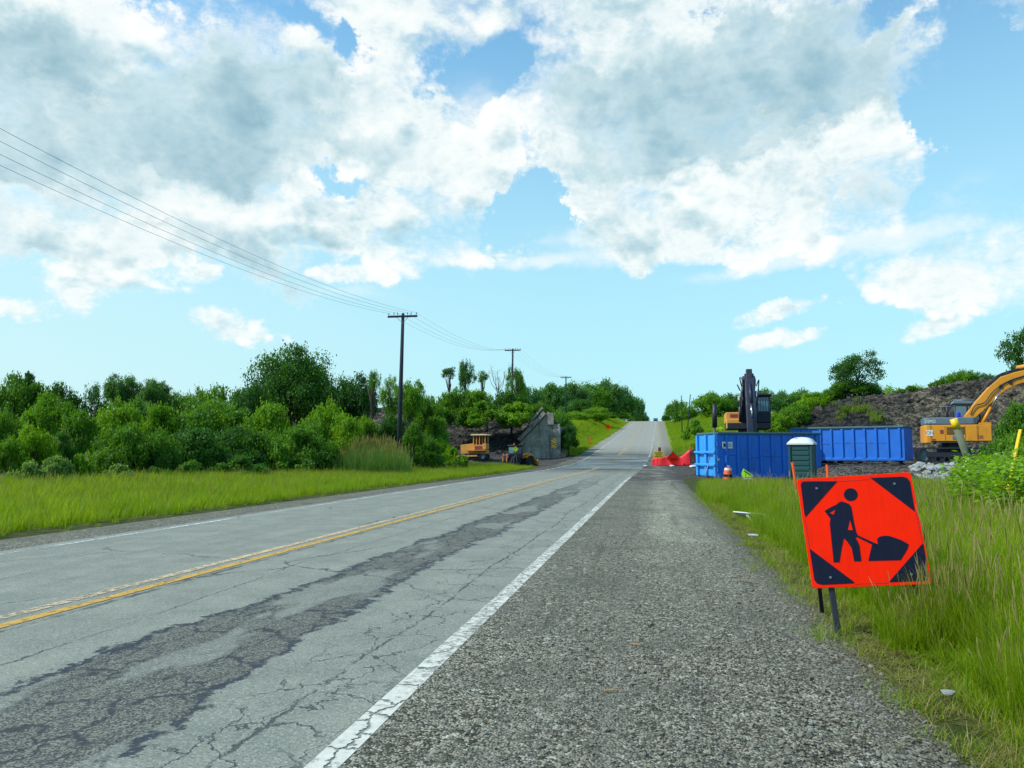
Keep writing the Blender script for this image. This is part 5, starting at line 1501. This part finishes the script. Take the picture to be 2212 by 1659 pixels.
    for i in range(n+1):
        for j in range(n+1):
            u, v = i/n*2-1, j/n*2-1
            X, Y = x+u*3.5, y+.3+v*3.3
            r_ = math.sqrt(abs(u)**3+abs(v)**3)
            hh = (z-g0)*max(0, min(1, (1-r_)*2.6))
            V.append((X, Y, gz(X, Y)-.05+hh+.14*float(wob(np.array(X), np.array(Y), .5, 6))*(r_ > .45)*(r_ < 1)))
    for i in range(n):
        for j in range(n):
            a = i*(n+1)+j; Fq.append((a, a+n+1, a+n+2, a+1))
    me = mesh_np('rubble_heap', V, Fq, {'brown': [.4]*len(V)}, [RUBBLE]); o = link('rubble_heap', me)
    tag(o, 'heap of dark broken rubble under the dark boomed excavator, behind the bins', 'rubble heap')
dark_excavator()

# pale rocks below the yellow excavator
gg = np.random.default_rng(44)
RK = [pebble_mesh('boulder', gg, ROCK, 2, .75) for _ in range(6)]
placed = 0
for k in range(900):
    if placed >= 170: break
    px = gg.uniform(898, 985); zc = gg.uniform(32.5, 38.5)
    x, y = at(px, zc)
    u = (38.5-zc)/6
    if px < 905+18*u or px > 985-12*u: continue
    zt = .80*(1-u)**1.1
    o = link('boulder', RK[placed % 6], None, (x, y, float(zt)+.03)); s = float(np.exp(gg.normal(-1.75, .28)))
    o.scale = (s*gg.uniform(.9, 1.4), s, s*gg.uniform(.8, 1.1)); o.rotation_euler = (gg.uniform(-.3, .3), gg.uniform(-.3, .3), gg.uniform(0, 6.28))
    tag(o, 'pale grey rock in the loose bank of rocks below the yellow excavator', 'rock', 'pale rocks below the yellow excavator')
    placed += 1
# earth bank that carries the rocks
n = 30; V, Fq = [], []
for i in range(n+1):
    for j in range(n+1):
        q = at(880+(1010-880)*i/n, 31.5+8.5*j/n)
        u = j/n; e = float(sstep(i/n, .02, .2)*(1-sstep(i/n, .75, 1)))
        V.append((q[0], q[1], max(gz(*q)+.02*e, .80*float(np.clip((u-.12)/.7, 0, 1))*e+.03*float(wob(np.array(q[0]), np.array(q[1]), .8, 6))*e)-.04*(1-e)))
for i in range(n):
    for j in range(n):
        a = i*(n+1)+j; Fq.append((a, a+n+1, a+n+2, a+1))
tag(link('earth_bank', mesh_np('earth_bank', V, Fq, {'brown': [.8]*len(V)}, [RUBBLE])), kind='structure')
# rubble ledge under the second bin
n = 36; V, Fq = [], []
for i in range(n+1):
    for j in range(n+1):
        q = at(800+(905-800)*i/n, 40.2+5.9*j/n); u = j/n
        e = float(sstep(i/n, 0, .12)*(1-sstep(i/n, .9, 1)))
        V.append((q[0], q[1], gz(*q)*(1-e)+e*(max(gz(*q), .0)+.10*float(sstep(u, 0, .5))*(1-float(sstep(u, .72, .9))))+.12*e*float(wob(np.array(q[0]), np.array(q[1]), .8, 6))-.03))
for i in range(n):
    for j in range(n):
        a = i*(n+1)+j; Fq.append((a, a+n+1, a+n+2, a+1))
tag(link('earth_bank', mesh_np('earth_bank', V, Fq, {'brown': [.5]*len(V)}, [RUBBLE])), kind='structure')

# ------------------------------------------------------------------ machines on the left
def bulldozer():
    x, y = at(477, 90)
    t = thing('bulldozer', 'yellow bulldozer with a cream canopy roof, in front of the dark earth cut', 'bulldozer', (x, y, gz(x, y)-.03), YAW+math.pi+R(-14))
    t.scale = (.86, .86, .86)
    tracks(t, 3.0, .95, .85, .5)
    mb = MB(); mb.prism([(-1.5, -.62), (2.1, -.62), (2.1, .62), (-1.5, .62)], .75, 1.25, 'z'); mb.build('main_frame', TAN, t, .03)
    mb = MB(); mb.prism([(.35, 1.26), (2.2, 1.26), (2.2, 1.95), (.35, 2.15)], -.45, .45, 'y'); mb.build('engine_hood', TAN, t, .04)
    mb = MB(); mb.box((2.215, 0, 1.6), (.03, .7, .55)); mb.build('radiator_grille', BLACK, t)
    mb = MB(); mb.box((-.55, 0, 1.62), (1.75, 1.5, .7)); mb.build('operator_station', TAN, t, .04)
    for s in (-1, 1):
        mb = MB(); mb.box((-.5, s*.772, 1.55), (1.2, .03, .5)); mb.build('side_panel', RUSTRED, t, .01)
        mb = MB(); mb.box((-.1, s*.95, 1.22), (2.7, .55, .08)); mb.build('fender', TAN, t, .02)
    mb = MB(); mb.box((-1.25, 0, 1.75), (.5, 1.6, .75)); mb.build('fuel_tank', TAN, t, .05)
    for xx in (-1.35, -.55, .28):
        for s in (-1, 1):
            mb = MB(); mb.bar((xx, s*.7, 1.9), (xx, s*.7, 3.22), .12, .12); mb.build('canopy_post', TAN, t, .01)
    mb = MB(); mb.prism([(-1.75, 3.22), (.7, 3.22), (.5, 3.40), (-1.55, 3.40)], -.95, .95, 'y'); mb.build('canopy_roof', CREAM, t, .03)
    mb = MB(); mb.box((-.75, 0, 2.1), (.55, .55, .15)); mb.box((-1.0, 0, 2.45), (.14, .55, .65)); mb.build('seat', BLACK, t, .03)
    mb = MB(); mb.tube([(1.5, .15, 2.0), (1.5, .15, 2.75)], .05, 8); mb.build('exhaust_pipe', BLACK, t)
    V, Fq = [], []
    for j in range(7):
        a = R(-50+100*j/6); V += [(2.95+.35-.55*math.cos(a)+.2, -1.5, .62+.62*math.sin(a)), (2.95+.35-.55*math.cos(a)+.2, 1.5, .62+.62*math.sin(a))]
    m2 = MB()
    for j in range(6): m2.add([V[2*j], V[2*j+1], V[2*j+3], V[2*j+2], (V[2*j][0]-.06, V[2*j][1], V[2*j][2]), (V[2*j+1][0]-.06, V[2*j+1][1], V[2*j+1][2]), (V[2*j+3][0]-.06, V[2*j+3][1], V[2*j+3][2]), (V[2*j+2][0]-.06, V[2*j+2][1], V[2*j+2][2])], [(0, 1, 2, 3), (7, 6, 5, 4), (0, 3, 7, 4), (1, 5, 6, 2)])
    m2.build('blade', TAN, t)
    for s in (-1, 1):
        mb = MB(); mb.bar((-.4, s*1.28, .5), (2.8, s*1.28, .45), .12, .2); mb.build('push_arm', TAN, t, .01)
bulldozer()

def tyre(t, name, c, r_, w_, rimmat):
    mb = MB(); mb.lathe([(r_*.55, -w_/2), (r_*.92, -w_/2), (r_, -w_*.36), (r_, w_*.36), (r_*.92, w_/2), (r_*.55, w_/2)], 24, c, 'y')
    for k in range(18):
        a = 2*math.pi*k/18
        for s in (-1, 1):
            mb.box((c[0]+r_*math.cos(a+s*.08), c[1]+s*w_*.22, c[2]+r_*math.sin(a+s*.08)), (.05, w_*.44, .07), Matrix.Rotation(-a+math.pi/2, 3, 'Y'))
    o = mb.build(name, RUBBER, t)
    mb = MB(); mb.lathe([(.06, -w_*.42), (r_*.5, -w_*.40), (r_*.54, -w_*.46), (r_*.54, w_*.46), (r_*.5, w_*.40), (.06, w_*.42)], 20, c, 'y'); mb.build('rim', rimmat, o)
def backhoe():
    x, y = at(517, 79)
    t = thing('wheel_loader', 'black and yellow wheel loader seen from behind at the left road edge', 'loader', (x, y, gz(x, y)+.0), YAW+R(38))
    k = .78
    s_ = lambda *v: tuple(q*k for q in v)
    for xx, r_ in ((-1.05, .72), (1.35, .72)):
        for sy in (-1, 1): tyre(t, 'wheel', (xx*k, sy*.95*k, r_*k), r_*k, .5*k, YELLOW)
    mb = MB(); mb.box(s_(0, 0, .85), s_(3.6, .9, .5)); mb.build('chassis', BLACK, t, .02)
    mb = MB(); mb.prism([(q[0]*k, q[1]*k) for q in [(-2.0, .8), (-.9, .8), (-.9, 1.75), (-1.8, 1.70), (-2.0, 1.5)]], -.62*k, .62*k, 'y'); mb.build('rear_hood', BLACK, t, .04)
    for sy in (-1, 1):
        mb = MB(); mb.box(s_(-2.02, sy*.62, 1.35), s_(.06, .3, .16)); mb.build('tail_lamp', TAILRED, t)
        mb = MB(); mb.bar(s_(-2.0, sy*.40, .7), s_(-1.9, sy*.40, 1.75), .08, .1); mb.build('guard_bar', YELLOW, t, .01)
    cp = [(-.95, 1.2), (.45, 1.2), (.55, 1.8), (.35, 2.72), (-.85, 2.72)]
    mb = MB(); mb.prism([(a*k, b*k) for a, b in cp], -.66*k, .66*k, 'y'); cb = mb.build('cab', BLACK, t, .03)
    mb = MB(); mb.box(s_(-.925, 0, 2.2), s_(.03, 1.05, .75)); mb.build('rear_window', GLASS, cb)
    for sy in (-1, 1):
        mb = MB(); mb.box(s_(-.2, sy*.667, 2.15), s_(.85, .02, .85)); mb.build('side_window', GLASS, cb)
    mb = MB(); mb.box(s_(-.25, 0, 2.80), s_(1.55, 1.6, .16)); rf = mb.build('cab_roof', BLACK, cb, .03)
    mb = MB(); mb.lathe([(.09*k, 2.88*k), (.09*k, 3.05*k), (.05*k, 3.1*k)], 10, (-.4*k, .1*k, 0)); mb.build('beacon', CONEORANGE, rf)
    for sy in (-1, 1):
        mb = MB(); mb.prism(offset_path([(.4*k, 1.55*k), (1.2*k, 1.75*k), (2.0*k, 1.5*k), (2.6*k, .75*k)], [.2*k, .34*k, .36*k, .25*k]), (sy*.62-.09)*k, (sy*.62+.09)*k, 'y'); mb.build('lift_arm', YELLOW, t, .02)
    mb = MB(); mb.prism([(q[0]*k, q[1]*k) for q in [(.5, 1.1), (1.9, 1.1), (2.0, 1.35), (1.5, 1.62), (.5, 1.72)]], -.5*k, .5*k, 'y'); mb.build('front_hood', YELLOW, t, .05)
    for sy in (-1, 1):
        mb = MB()
        for j in range(6):
            a0, a1 = R(35+110*j/6), R(35+110*(j+1)/6); q = .82*k
            mb.bar((1.35*k+q*math.cos(a0), sy*.95*k, .72*k+q*math.sin(a0)), (1.35*k+q*math.cos(a1), sy*.95*k, .72*k+q*math.sin(a1)), .5*k, .04)
        mb.build('fender', YELLOW, t)
    mb = MB(); mb.prism([(q[0]*k, q[1]*k) for q in [(2.5, .95), (2.65, 1.0), (2.75, .3), (3.3, .12), (3.3, .06), (2.7, .1), (2.45, .4)]], -1.2*k, 1.2*k, 'y'); mb.build('bucket', YELLOW, t, .01)
backhoe()

# ------------------------------------------------------------------ concrete abutment of the removed bridge
def abutment():
    zc = 98.5
    A = lambda px, py, z_=zc: P(px, py, z_)
    x0, y0 = at(560.5, zc); base = gz(x0, y0)-.3
    t = thing('bridge_abutment', 'old concrete bridge abutment with a sloping wing wall, dark earth behind it', 'abutment', (x0, y0, base))
    ux = Vector((math.cos(YAW-R(10)), math.sin(YAW-R(10)), 0)); 
    k = zc/F
    # local coordinates: a along the wing wall face (left is negative), height b, depth d away from the camera
    Rz = YAW-R(4)
    t.rotation_euler = (0, 0, Rz)
    pt = lambda px, py: ((px-560.5)*k, A(px, py)[2]-base)
    face = [pt(560.5, 459), pt(560.5, 428.5), pt(553.5, 428.0), pt(552, 414), pt(548, 411.5), pt(544, 418), pt(520, 443), pt(513, 452), pt(512, 459)]
    face = [(a, max(b, 0)) if i not in (0, len(face)-1) else (a, 0) for i, (a, b) in enumerate(face)]
    mb = MB(); mb.prism(face, 0, .9, 'y'); mb.build('wing_wall', CONCRETE, t, .05)
    mb = MB()
    a, b = pt(545, 414.5), pt(519, 442)
    mb.bar((a[0], -.12, a[1]+.25), (b[0], -.12, b[1]+.22), .5, .5); mb.build('coping', CONCRETE, t, .05)
    a, b = pt(543, 412.5), pt(528, 428)
    mb = MB(); mb.bar((a[0], .5, a[1]+.7), (b[0], .5, b[1]+.5), .22, .3); mb.build('broken_rail', CONCRETE, t, .03)
    hgt = pt(560, 427)[1]
    mb = MB(); mb.box((-.45, .45, hgt/2), (.95, 1.3, hgt)); mb.build('end_pier', CONCRETE, t, .05)
    mb = MB(); mb.box((.15, 5.2, hgt/2), (1.1, 8.6, hgt)); mb.build('face_wall', CONCRETE, t, .05)
    mb = MB(); a = pt(551, 419); mb.box((a[0], -.15, a[1]), (.8, .4, 1.5)); mb.box((a[0]+.7, .1, a[1]-.9), (.9, .6, .5)); mb.build('bearing_seat', CONCRETE, t, .05)
    q = P(553.8, 443, zc-1.2)
    h = thing('hazard_marker', 'yellow and black striped hazard marker in front of the concrete abutment', 'road sign', (q[0], q[1], q[2]), YAW)
    mb = MB(); mb.box((0, 0, 0), (.62, .03, 1.1)); mb.build('panel', SIGNYELLOW, h, .005)
    mb = MB()
    for j in range(5):
        z0 = -.62+j*.27
        p = [(-.31, z0+.22), (.31, z0-.10), (.31, z0+.03), (-.31, z0+.35)]
        p = [(u, max(-.55, min(.55, v))) for u, v in p]
        mb.add([(u, -.018, v) for u, v in p], [(0, 1, 2, 3)])
    mb.build('stripes', BLACK, h)
    mb = MB(); mb.bar((0, .05, .5), (0, .05, gz(q[0], q[1])-q[2]-.2), .06, .06); mb.build('post', STEEL, h)
abutment()

# ------------------------------------------------------------------ utility poles and wires
POLES = [(403, 315, 53.5, 'nearest and tallest looking utility pole, rising from the left thicket', .0125),
         (512.8, 349.5, 101, 'second utility pole along the road, beside the bushy tree on the embankment', .006),
         (566, 377, 152, 'third and farthest utility pole with a crossarm, before the far hill wood', .0)]
tops = []
for px, py, zc, lab, lean in POLES:
    q = P(px, py, zc); x, y = q[0], q[1]; g0 = gz(x, y) if zc != 101 else float(bankL(x, y))
    h = q[2]-g0
    t = thing('utility_pole', lab, 'utility pole', (x, y, g0), R(2), 'utility poles along the left side of the road')
    mb = MB(); mb.tube([(-.18-lean*2, 0, -.5), (-.09-lean, 0, h*.5), (0, 0, h+.12)], [.17, .145, .105], 10); mb.build('post', POLEWOOD, t)
    mb = MB(); mb.box((0, -.12, h-.12), (2.15, .10, .14)); ca = mb.build('crossarm', POLEWOOD, t, .01)
    mb = MB()
    for s in (-1, 1): mb.bar((s*.42, -.13, h-.18), (0, -.13, h-.62), .04, .02)
    mb.build('brace', STEEL, ca)
    for s in (-1.0, -.62, -.36, .36, .62, 1.0):
        mb = MB(); mb.lathe([(.012, h-.06), (.012, h+.02), (.035, h+.03), (.045, h+.07), (.03, h+.10), (.04, h+.13), (.01, h+.16)], 8, (s, -.12, 0)); mb.build('insulator', MACHGREY, ca)
    tops.append((x, y, q[2]))
ptsw = [(tops[0][0]-.2, 1.0, 10.6)]+tops+[(tops[2][0]+1.0, 215, 22.3)]
WIRES = [(-1.0, 'power line wire on the outer left end of the pole crossarms'), (-.36, 'power line wire left of the pole tops, second from the left'),
         (.36, 'power line wire right of the pole tops, third from the left'), (1.0, 'power line wire on the right end of the pole crossarms, nearest the road')]
wm = MACHGREY
for off, lab in WIRES:
    mb = MB(); pts = []
    for i in range(len(ptsw)-1):
        a, b = Vector(ptsw[i]), Vector(ptsw[i+1])
        for k in range(25 if i < len(ptsw)-2 else 26):
            u = k/25
            p = a.lerp(b, u); p.x += off; p.y -= .12; p.z += .12-4*u*(1-u)*(1.35 if i == 0 else 1.1)
            pts.append(p)
    mb.tube(pts, .0065, 4); o = mb.build('power_line', wm, None)
    tag(o, lab, 'power line', 'power lines between the utility poles')

def plain_pole(px, ytop, ybase, zc, r_, label, mat=POLEWOOD, lean=0.0, name='bare_pole', cat='pole', group=None, cap=None):
    x, y = at(px, zc); g0 = min(gz(x, y), P(px, ybase, zc)[2]); h = P(px, ytop, zc)[2]-g0
    t = thing(name, label, cat, (x, y, g0), 0, group)
    mb = MB(); mb.tube([(0, 0, -.2), (lean*h*.5, 0, h*.5), (lean*h, 0, h)], [r_, r_*.9, r_*.75], 8); mb.build('post', mat, t)
    if cap:
        mb = MB(); mb.tube([(lean*h*.62, 0, h*.62), (lean*h*1.0, 0, h)], [r_*1.9, r_*1.7], 10); mb.build('sleeve', cap, t)
    return t
plain_pole(682.5, 395.5, 414, 165, .11, 'left and shorter one of two bare poles on the right hill crest', lean=.0, group='bare poles on the right hill')
plain_pole(687.5, 394.5, 414, 160, .12, 'right, slightly leaning one of two bare poles on the right hill crest', lean=.10, group='bare poles on the right hill')
plain_pole(714.5, 404, 432, 75, .13, 'grey post with a dark upper half, behind the left blue bin', GREYWOOD, .02, cap=BLACK)

# ------------------------------------------------------------------ fence, signs, stakes, cone
def red_fence():
    zc = 76
    xa, ya = at(651.5, zc); xb, yb = at(690.5, zc-1.5)
    t = thing('safety_fence', 'sagging red plastic safety fence at the road edge left of the blue bins', 'fence', (xa, ya, gz(xa, ya)), math.atan2(yb-ya, xb-xa))
    L_ = math.hypot(xb-xa, yb-ya)
    n = 40
    top = np.interp(np.linspace(0, 1, n+1), [0, .05, .25, .45, .72, .86, 1], [.7, .92, .98, 1.08, 1.0, 1.35, 1.8])
    V, Fq = [], []
    for i in range(n+1):
        u = i/n; xx = u*L_
        for j in range(6):
            v = j/5; V.append((xx, .07*math.sin(u*19)*(.3+v)+.06*math.sin(u*7+2), -.02+top[i]*v*.95))
    for i in range(n):
        for j in range(5):
            a = i*6+j; Fq.append((a, a+6, a+7, a+1))
    me = mesh_np('mesh_panel', V, Fq, None, [REDFENCE], True); o = link('mesh_panel', me, t)
    sd = o.modifiers.new('thickness', 'SOLIDIFY'); sd.thickness = .02
    for u, h in ((.02, 1.0), (.28, 1.1), (.55, 1.15), (.86, 1.5), (.985, 1.95)):
        mb = MB(); mb.bar((u*L_, .12, -.2), (u*L_+.02, .12, h), .12 if u > .9 else .05, .09 if u > .9 else .05); mb.build('fence_post', REDFENCE if u > .9 else STEEL, t)
    x, y = at(658.5, zc-1.2); z = P(658.5, 454.8, zc-1.2)[2]
    s = thing('caution_sign', 'small yellow caution sign with black lettering on the red fence', 'road sign', (x, y, z), YAW)
    mb = MB(); mb.box((0, 0, 0), (.86, .03, .62)); mb.build('panel', SIGNYELLOW, s, .006)
    for body, zz, sz in (('CAUTION', .18, .16), ('WATER', 0, .16), ('OVER ROAD', -.18, .14)):
        text('lettering', body, sz, BLACK, s, (0, -.02, zz), (math.pi/2, 0, 0), .002)
    mb = MB(); mb.bar((-.1, .05, .3), (-.1, .05, gz(x, y)-z-.1), .06, .06); mb.build('post', STEEL, s)
    mb = MB(); mb.box((.12, .05, .52), (.26, .04, .40)); mb.build('flag', RUSTRED, s)
    diamond('diamond_sign', 673, 458.2, zc-1.4, .64, SIGNRED, 'tilted orange diamond sign with a black bar, leaning on the red fence', bar=True)
def diamond(name, px, py, zc, half, mat, label, bar=False, flags=False, stand=False, border=False):
    q = P(px, py, zc); g0 = gz(q[0], q[1])
    t = thing(name, label, 'road sign', (q[0], q[1], q[2]), YAW+R(3))
    mb = MB(); mb.prism([(half, 0), (0, half), (-half, 0), (0, -half)], -.012, .012, 'y'); p = mb.build('panel', mat, t, .004)
    if bar:
        mb = MB(); mb.box((.02, -.02, -.08), (half*.95, .006, half*.2)); mb.build('black_bar', BLACK, p)
        mb = MB()
        for a in range(4):
            c0 = [(half*.97, 0), (0, half*.97), (-half*.97, 0), (0, -half*.97)]; a0, a1 = Vector(c0[a]), Vector(c0[(a+1) % 4])
            mb.bar((a0.x, -.016, a0.y), (a1.x, -.016, a1.y), .01, .04)
        mb.build('border', RUSTRED, p)
    if border:
        mb = MB()
        for a in range(4):
            c0 = [(half*.85, 0), (0, half*.85), (-half*.85, 0), (0, -half*.85)]; a0, a1 = Vector(c0[a]), Vector(c0[(a+1) % 4])
            mb.bar((a0.x, -.018, a0.y), (a1.x, -.018, a1.y), .006, .03)
        mb.build('border', SIGNYELLOW, p)
    base = g0-q[2]
    if stand:
        for s in (-1, 1):
            mb = MB(); mb.bar((0, .04, -half*.5), (s*.28-.05, .18, base-.05), .035, .035); mb.build('leg', STEEL, t)
        mb = MB(); mb.bar((0, .03, half*.6), (0, .03, -half), .04, .03); mb.build('mast', STEEL, t)
    else:
        mb = MB(); mb.bar((0, .03, half*.3), (0, .03, min(base-.2, -half)), .06, .06); mb.build('post', STEEL, t)
    if flags:
        for s in (-1, 1):
            mb = MB(); mb.tube([(0, .02, half*.9), (s*.14, .02, half+.75)], .012, 5); mb.prism([(s*.14, half+.75), (s*.42, half+.62), (s*.40, half+.25), (s*.08, half+.38)], 0, .015, 'y'); mb.build('flag', CONEORANGE, t)
    return t
red_fence()
diamond('diamond_sign', 608, 426.8, 190, .68, SIGNRED, 'orange red diamond sign high on the far left verge, toward the road crest')
diamond('diamond_sign', 590, 445.0, 122, .52, SIGNRED, 'orange red diamond sign with flags at the left road edge beyond the abutment', flags=True, stand=True)
diamond('diamond_sign', 515.6, 449.3, 74, .285, LIME, 'lime green diamond sign on a thin stand behind the wheel loader', stand=True, border=True)
diamond('diamond_sign', 669.5, 412.5, 300, .62, SIGNYELLOW, 'tiny yellow diamond sign at the road crest, right side')

def stake(px, ytop, zc, zb, w_, label, topmat, lowmat, frac, lean, name='survey_stake', dx=0):
    x, y = at(px, zc); g0 = gz(x, y); h = P(px, ytop, zc)[2]-g0
    t = thing(name, label, 'stake', (x, y, g0), YAW, None)
    mb = MB(); mb.bar((-lean*h, 0, -.15), (-lean*h*(1-(1-frac)), 0, h*(1-frac)), w_, .03); mb.build('shaft', lowmat, t)
    mb = MB(); mb.bar((-lean*h*frac, 0, h*(1-frac)), (0, 0, h), w_, .03); mb.build('painted_top', topmat, t)
stake(792, 462.3, 18, 0, .10, 'orange topped wooden stake left of the roadwork sign, before the portable toilet', CONEORANGE, STAKEWOOD, .45, -.12)
stake(826.5, 464.7, 22, 0, .12, 'orange topped wooden stake behind the roadwork sign, under the right blue bin', CONEORANGE, STAKEWOOD, .5, -.02)
def grey_post():
    x, y = at(966, 24.5)
    a, b = P(953.5, 419, 24.5), P(969, 462, 24.5)
    t = thing('leaning_post', 'leaning grey wooden post with a yellow painted top, in front of the yellow excavator', 'post', (b[0], b[1], b[2]))
    d = Vector(a)-Vector(b)
    mb = MB(); mb.tube([d*-.35, d*.78], [.115, .11], 12); mb.build('shaft', GREYWOOD, t)
    mb = MB(); mb.tube([d*.78, d*1.0], [.118, .114], 12); mb.build('painted_top', SIGNYELLOW, t)
grey_post()
def yellow_stake():
    a, b = P(1020.5, 429.5, 14), P(1016.5, 448, 14)
    t = thing('marker_stake', 'thin bright yellow marker stake at the right frame edge among leafy weeds', 'stake', (b[0], b[1], b[2]))
    d = Vector(a)-Vector(b)
    mb = MB(); mb.bar(d*-2.4, d, .075, .02); mb.build('shaft', SIGNYELLOW, t)
yellow_stake()
def cone():
    x, y = at(726.5, 36.2)
    t = thing('traffic_cone', 'orange traffic drum with pale bands standing in the grass before the left blue bin', 'traffic cone', (x, y, gz(x, y)), 0, rot=(R(2), R(4), 0))
    t.scale = (.8, .8, .8)
    prof = [(.30, .10), (.27, .45), (.235, .78), (.19, 1.02), (.05, 1.05)]
    mb = MB(); mb.lathe(prof, 20); b = mb.build('body', CONEORANGE, t)
    mb = MB(); mb.lathe([(.272, .48), (.255, .64)], 20); mb.build('band', SIGNBLACK, b)
    mb = MB(); mb.lathe([(.225, .88), (.205, .99)], 20); mb.build('band', WHITE, b)
    mb = MB(); mb.lathe([(.40, 0), (.40, .08), (.3, .11)], 20); mb.build('base', BLACK, t)
    mb = MB(); mb.tube([(-.06, 0, 1.03), (-.06, 0, 1.13), (.06, 0, 1.13), (.06, 0, 1.03)], .02, 6); mb.build('handle', WHITE, t)
cone()
def lime_sign():
    q = P(746, 474.3, 33.5)
    t = thing('folded_sign', 'crumpled lime green sign sheet lying in the grass before the left blue bin', 'sign', tuple(q), YAW+R(10), rot=(R(-20), 0, YAW+R(10)))
    t.scale = (.62, .62, .62)
    mb = MB(); mb.prism([(-.32, .05), (-.12, .42), (.48, -.05), (.42, -.22), (-.30, -.24)], -.01, .01, 'y'); p = mb.build('sheet', LIME, t)
    mb = MB(); mb.prism([(-.14, .2), (-.06, .32), (.34, -.02), (.22, -.06)], -.016, -.011, 'y'); mb.build('crease', GRASS, p)
    mb = MB(); mb.prism([(-.3, -.27), (.42, -.27), (.42, -.36), (-.3, -.38)], -.01, .01, 'y'); mb.build('white_strip', WHITE, t)
    mb = MB(); mb.bar((0, .05, 0), (0, .1, -.8), .03, .03); mb.build('leg', STEEL, t)
lime_sign()
# scraps
def scrap():
    a = P(735, 518, 14.5)
    x0, y0 = at(735, 16.6); x1, y1 = at(775, 15.6)
    t = thing('white_board', 'long white scrap board lying in the verge grass left of the roadwork sign', 'board', (x0, y0, gz(x0, y0)+.13), math.atan2(y1-y0, x1-x0))
    L_ = math.hypot(x1-x0, y1-y0)
    mb = MB(); mb.box((L_/2, 0, 0), (L_, .22, .025), Matrix.Rotation(R(-28), 3, 'X')); mb.build('board', PAPER, t)
    mb = MB(); mb.bar((.35, -.05, .0), (L_*.72, -.34, -.08), .03, .02); mb.build('splinter', PAPER, t)
    for px, zc, lab, r_ in ((751, 12.6, 'crumpled white paper scrap in the grass below the white board', .055), (936.5, 4.55, 'pale stone at the grass edge in the lower right corner', .033)):
        x, y = at(px, zc)
        o = link('paper_scrap' if px < 800 else 'pale_stone', pebble_mesh('scrap', gg, PAPER if px < 800 else ROCK, 2, .5), None, (x, y, gz(x, y)+.12 if px < 800 else zr(y)-.03)); o.scale = (r_*1.6, r_, r_)
        if px > 800: o.location.z = float(gz(x, y))+.06
        tag(o, lab, 'scrap' if px < 800 else 'stone')
    for px, zc, lab, L_, rz in ((610, 4.65, 'tan wood sliver on the gravel in front, the larger of the loose slivers', .10, .2), (633, 5.75, 'tan wood sliver on the gravel halfway to the white line end', .085, -.5),
                            (741, 8.6, 'pale wood sliver on the gravel just left of the grass', .2, -.3), (598, 3.05, 'thin straw piece on the gravel at the bottom of the frame', .07, .6)):
        x, y = at(px, zc)
        mb = MB(); mb.bar((-L_/2, 0, 0), (L_/2, 0, .006), .018, .008, 0, .008, .006)
        o = mb.build('wood_sliver', STAKEWOOD, None); o.location = (x, y, float(zr(y))+.012); o.rotation_euler = (0, 0, rz)
        tag(o, lab, 'wood sliver', 'wood slivers on the gravel shoulder')
    for px, zc, lab, s in ((556, 0, '', 0),) if False else ():
        pass
    q = at(673, 74)
    for px, zc, lab, s in ((672, 73.6, 'white crumpled sheet at the foot of the red fence, right of centre', .26), (645, 74, 'white torn sheet on the road edge left of the red fence', .20), (692.5, 70, 'pale slab scrap between the red fence and the left blue bin', .34)):
        x, y = at(px, zc)
        o = link('white_scrap', pebble_mesh('white_scrap', gg, PAPER, 2, .45), None, (x, y, gz(x, y)+.1)); o.scale = (s*1.5, s, s)
        tag(o, lab, 'scrap')
scrap()
# dark earth spill right of the fence
n = 30; V, Fq = [], []
xc_, yc_ = at(707, 84)
for i in range(n+1):
    for j in range(n+1):
        u, v = i/n*2-1, j/n*2-1; X, Y = xc_+u*4.0, yc_+v*4
        hh = max(0, 1-math.sqrt(u*u*.9+v*v))
        V.append((X, Y, gz(X, Y)-.06+2.9*hh**.8*(.55+.45*(u+1)/2)+.15*float(wob(np.array(X), np.array(Y), .5, 6))*(hh > 0)))
for i in range(n):
    for j in range(n):
        a = i*(n+1)+j; Fq.append((a, a+n+1, a+n+2, a+1))
tag(link('earth_heap', mesh_np('earth_heap', V, Fq, {'brown': [.1]*len(V)}, [RUBBLE])), 'heap of black earth behind the red fence, left of the blue bin', 'earth heap')

def car():
    x, y = at(656.2, 305)
    t = thing('car', 'dark car just coming over the road crest', 'car', (x, y, float(zr(y))), YAW*0+R(180)+R(90)*0)
    mb = MB(); mb.prism([(-2.2, .35), (2.2, .35), (2.25, .75), (1.9, .95), (1.0, 1.0), (.4, 1.5), (-1.2, 1.52), (-1.9, 1.0), (-2.25, .9)], -.88, .88, 'x'); mb.build('body', CARPAINT, t, .06)
    mb = MB(); mb.add([(-.72, 1.02, 1.03), (.72, 1.02, 1.03), (.62, .48, 1.46), (-.62, .48, 1.46)], [(0, 1, 2, 3)]); mb.build('windscreen', GLASS, t)
    for sx in (-1, 1):
        mb = MB(); mb.box((sx*.66, 2.22, .75), (.3, .08, .14)); mb.build('headlight', WHITE, t)
        for yy in (-1.35, 1.4): tyre_y(t, (sx*.8, yy, .33))
def tyre_y(t, c):
    mb = MB(); mb.lathe([(.2, -.1), (.33, -.09), (.33, .09), (.2, .1)], 16, c, 'x'); mb.build('wheel', RUBBER, t)
car()
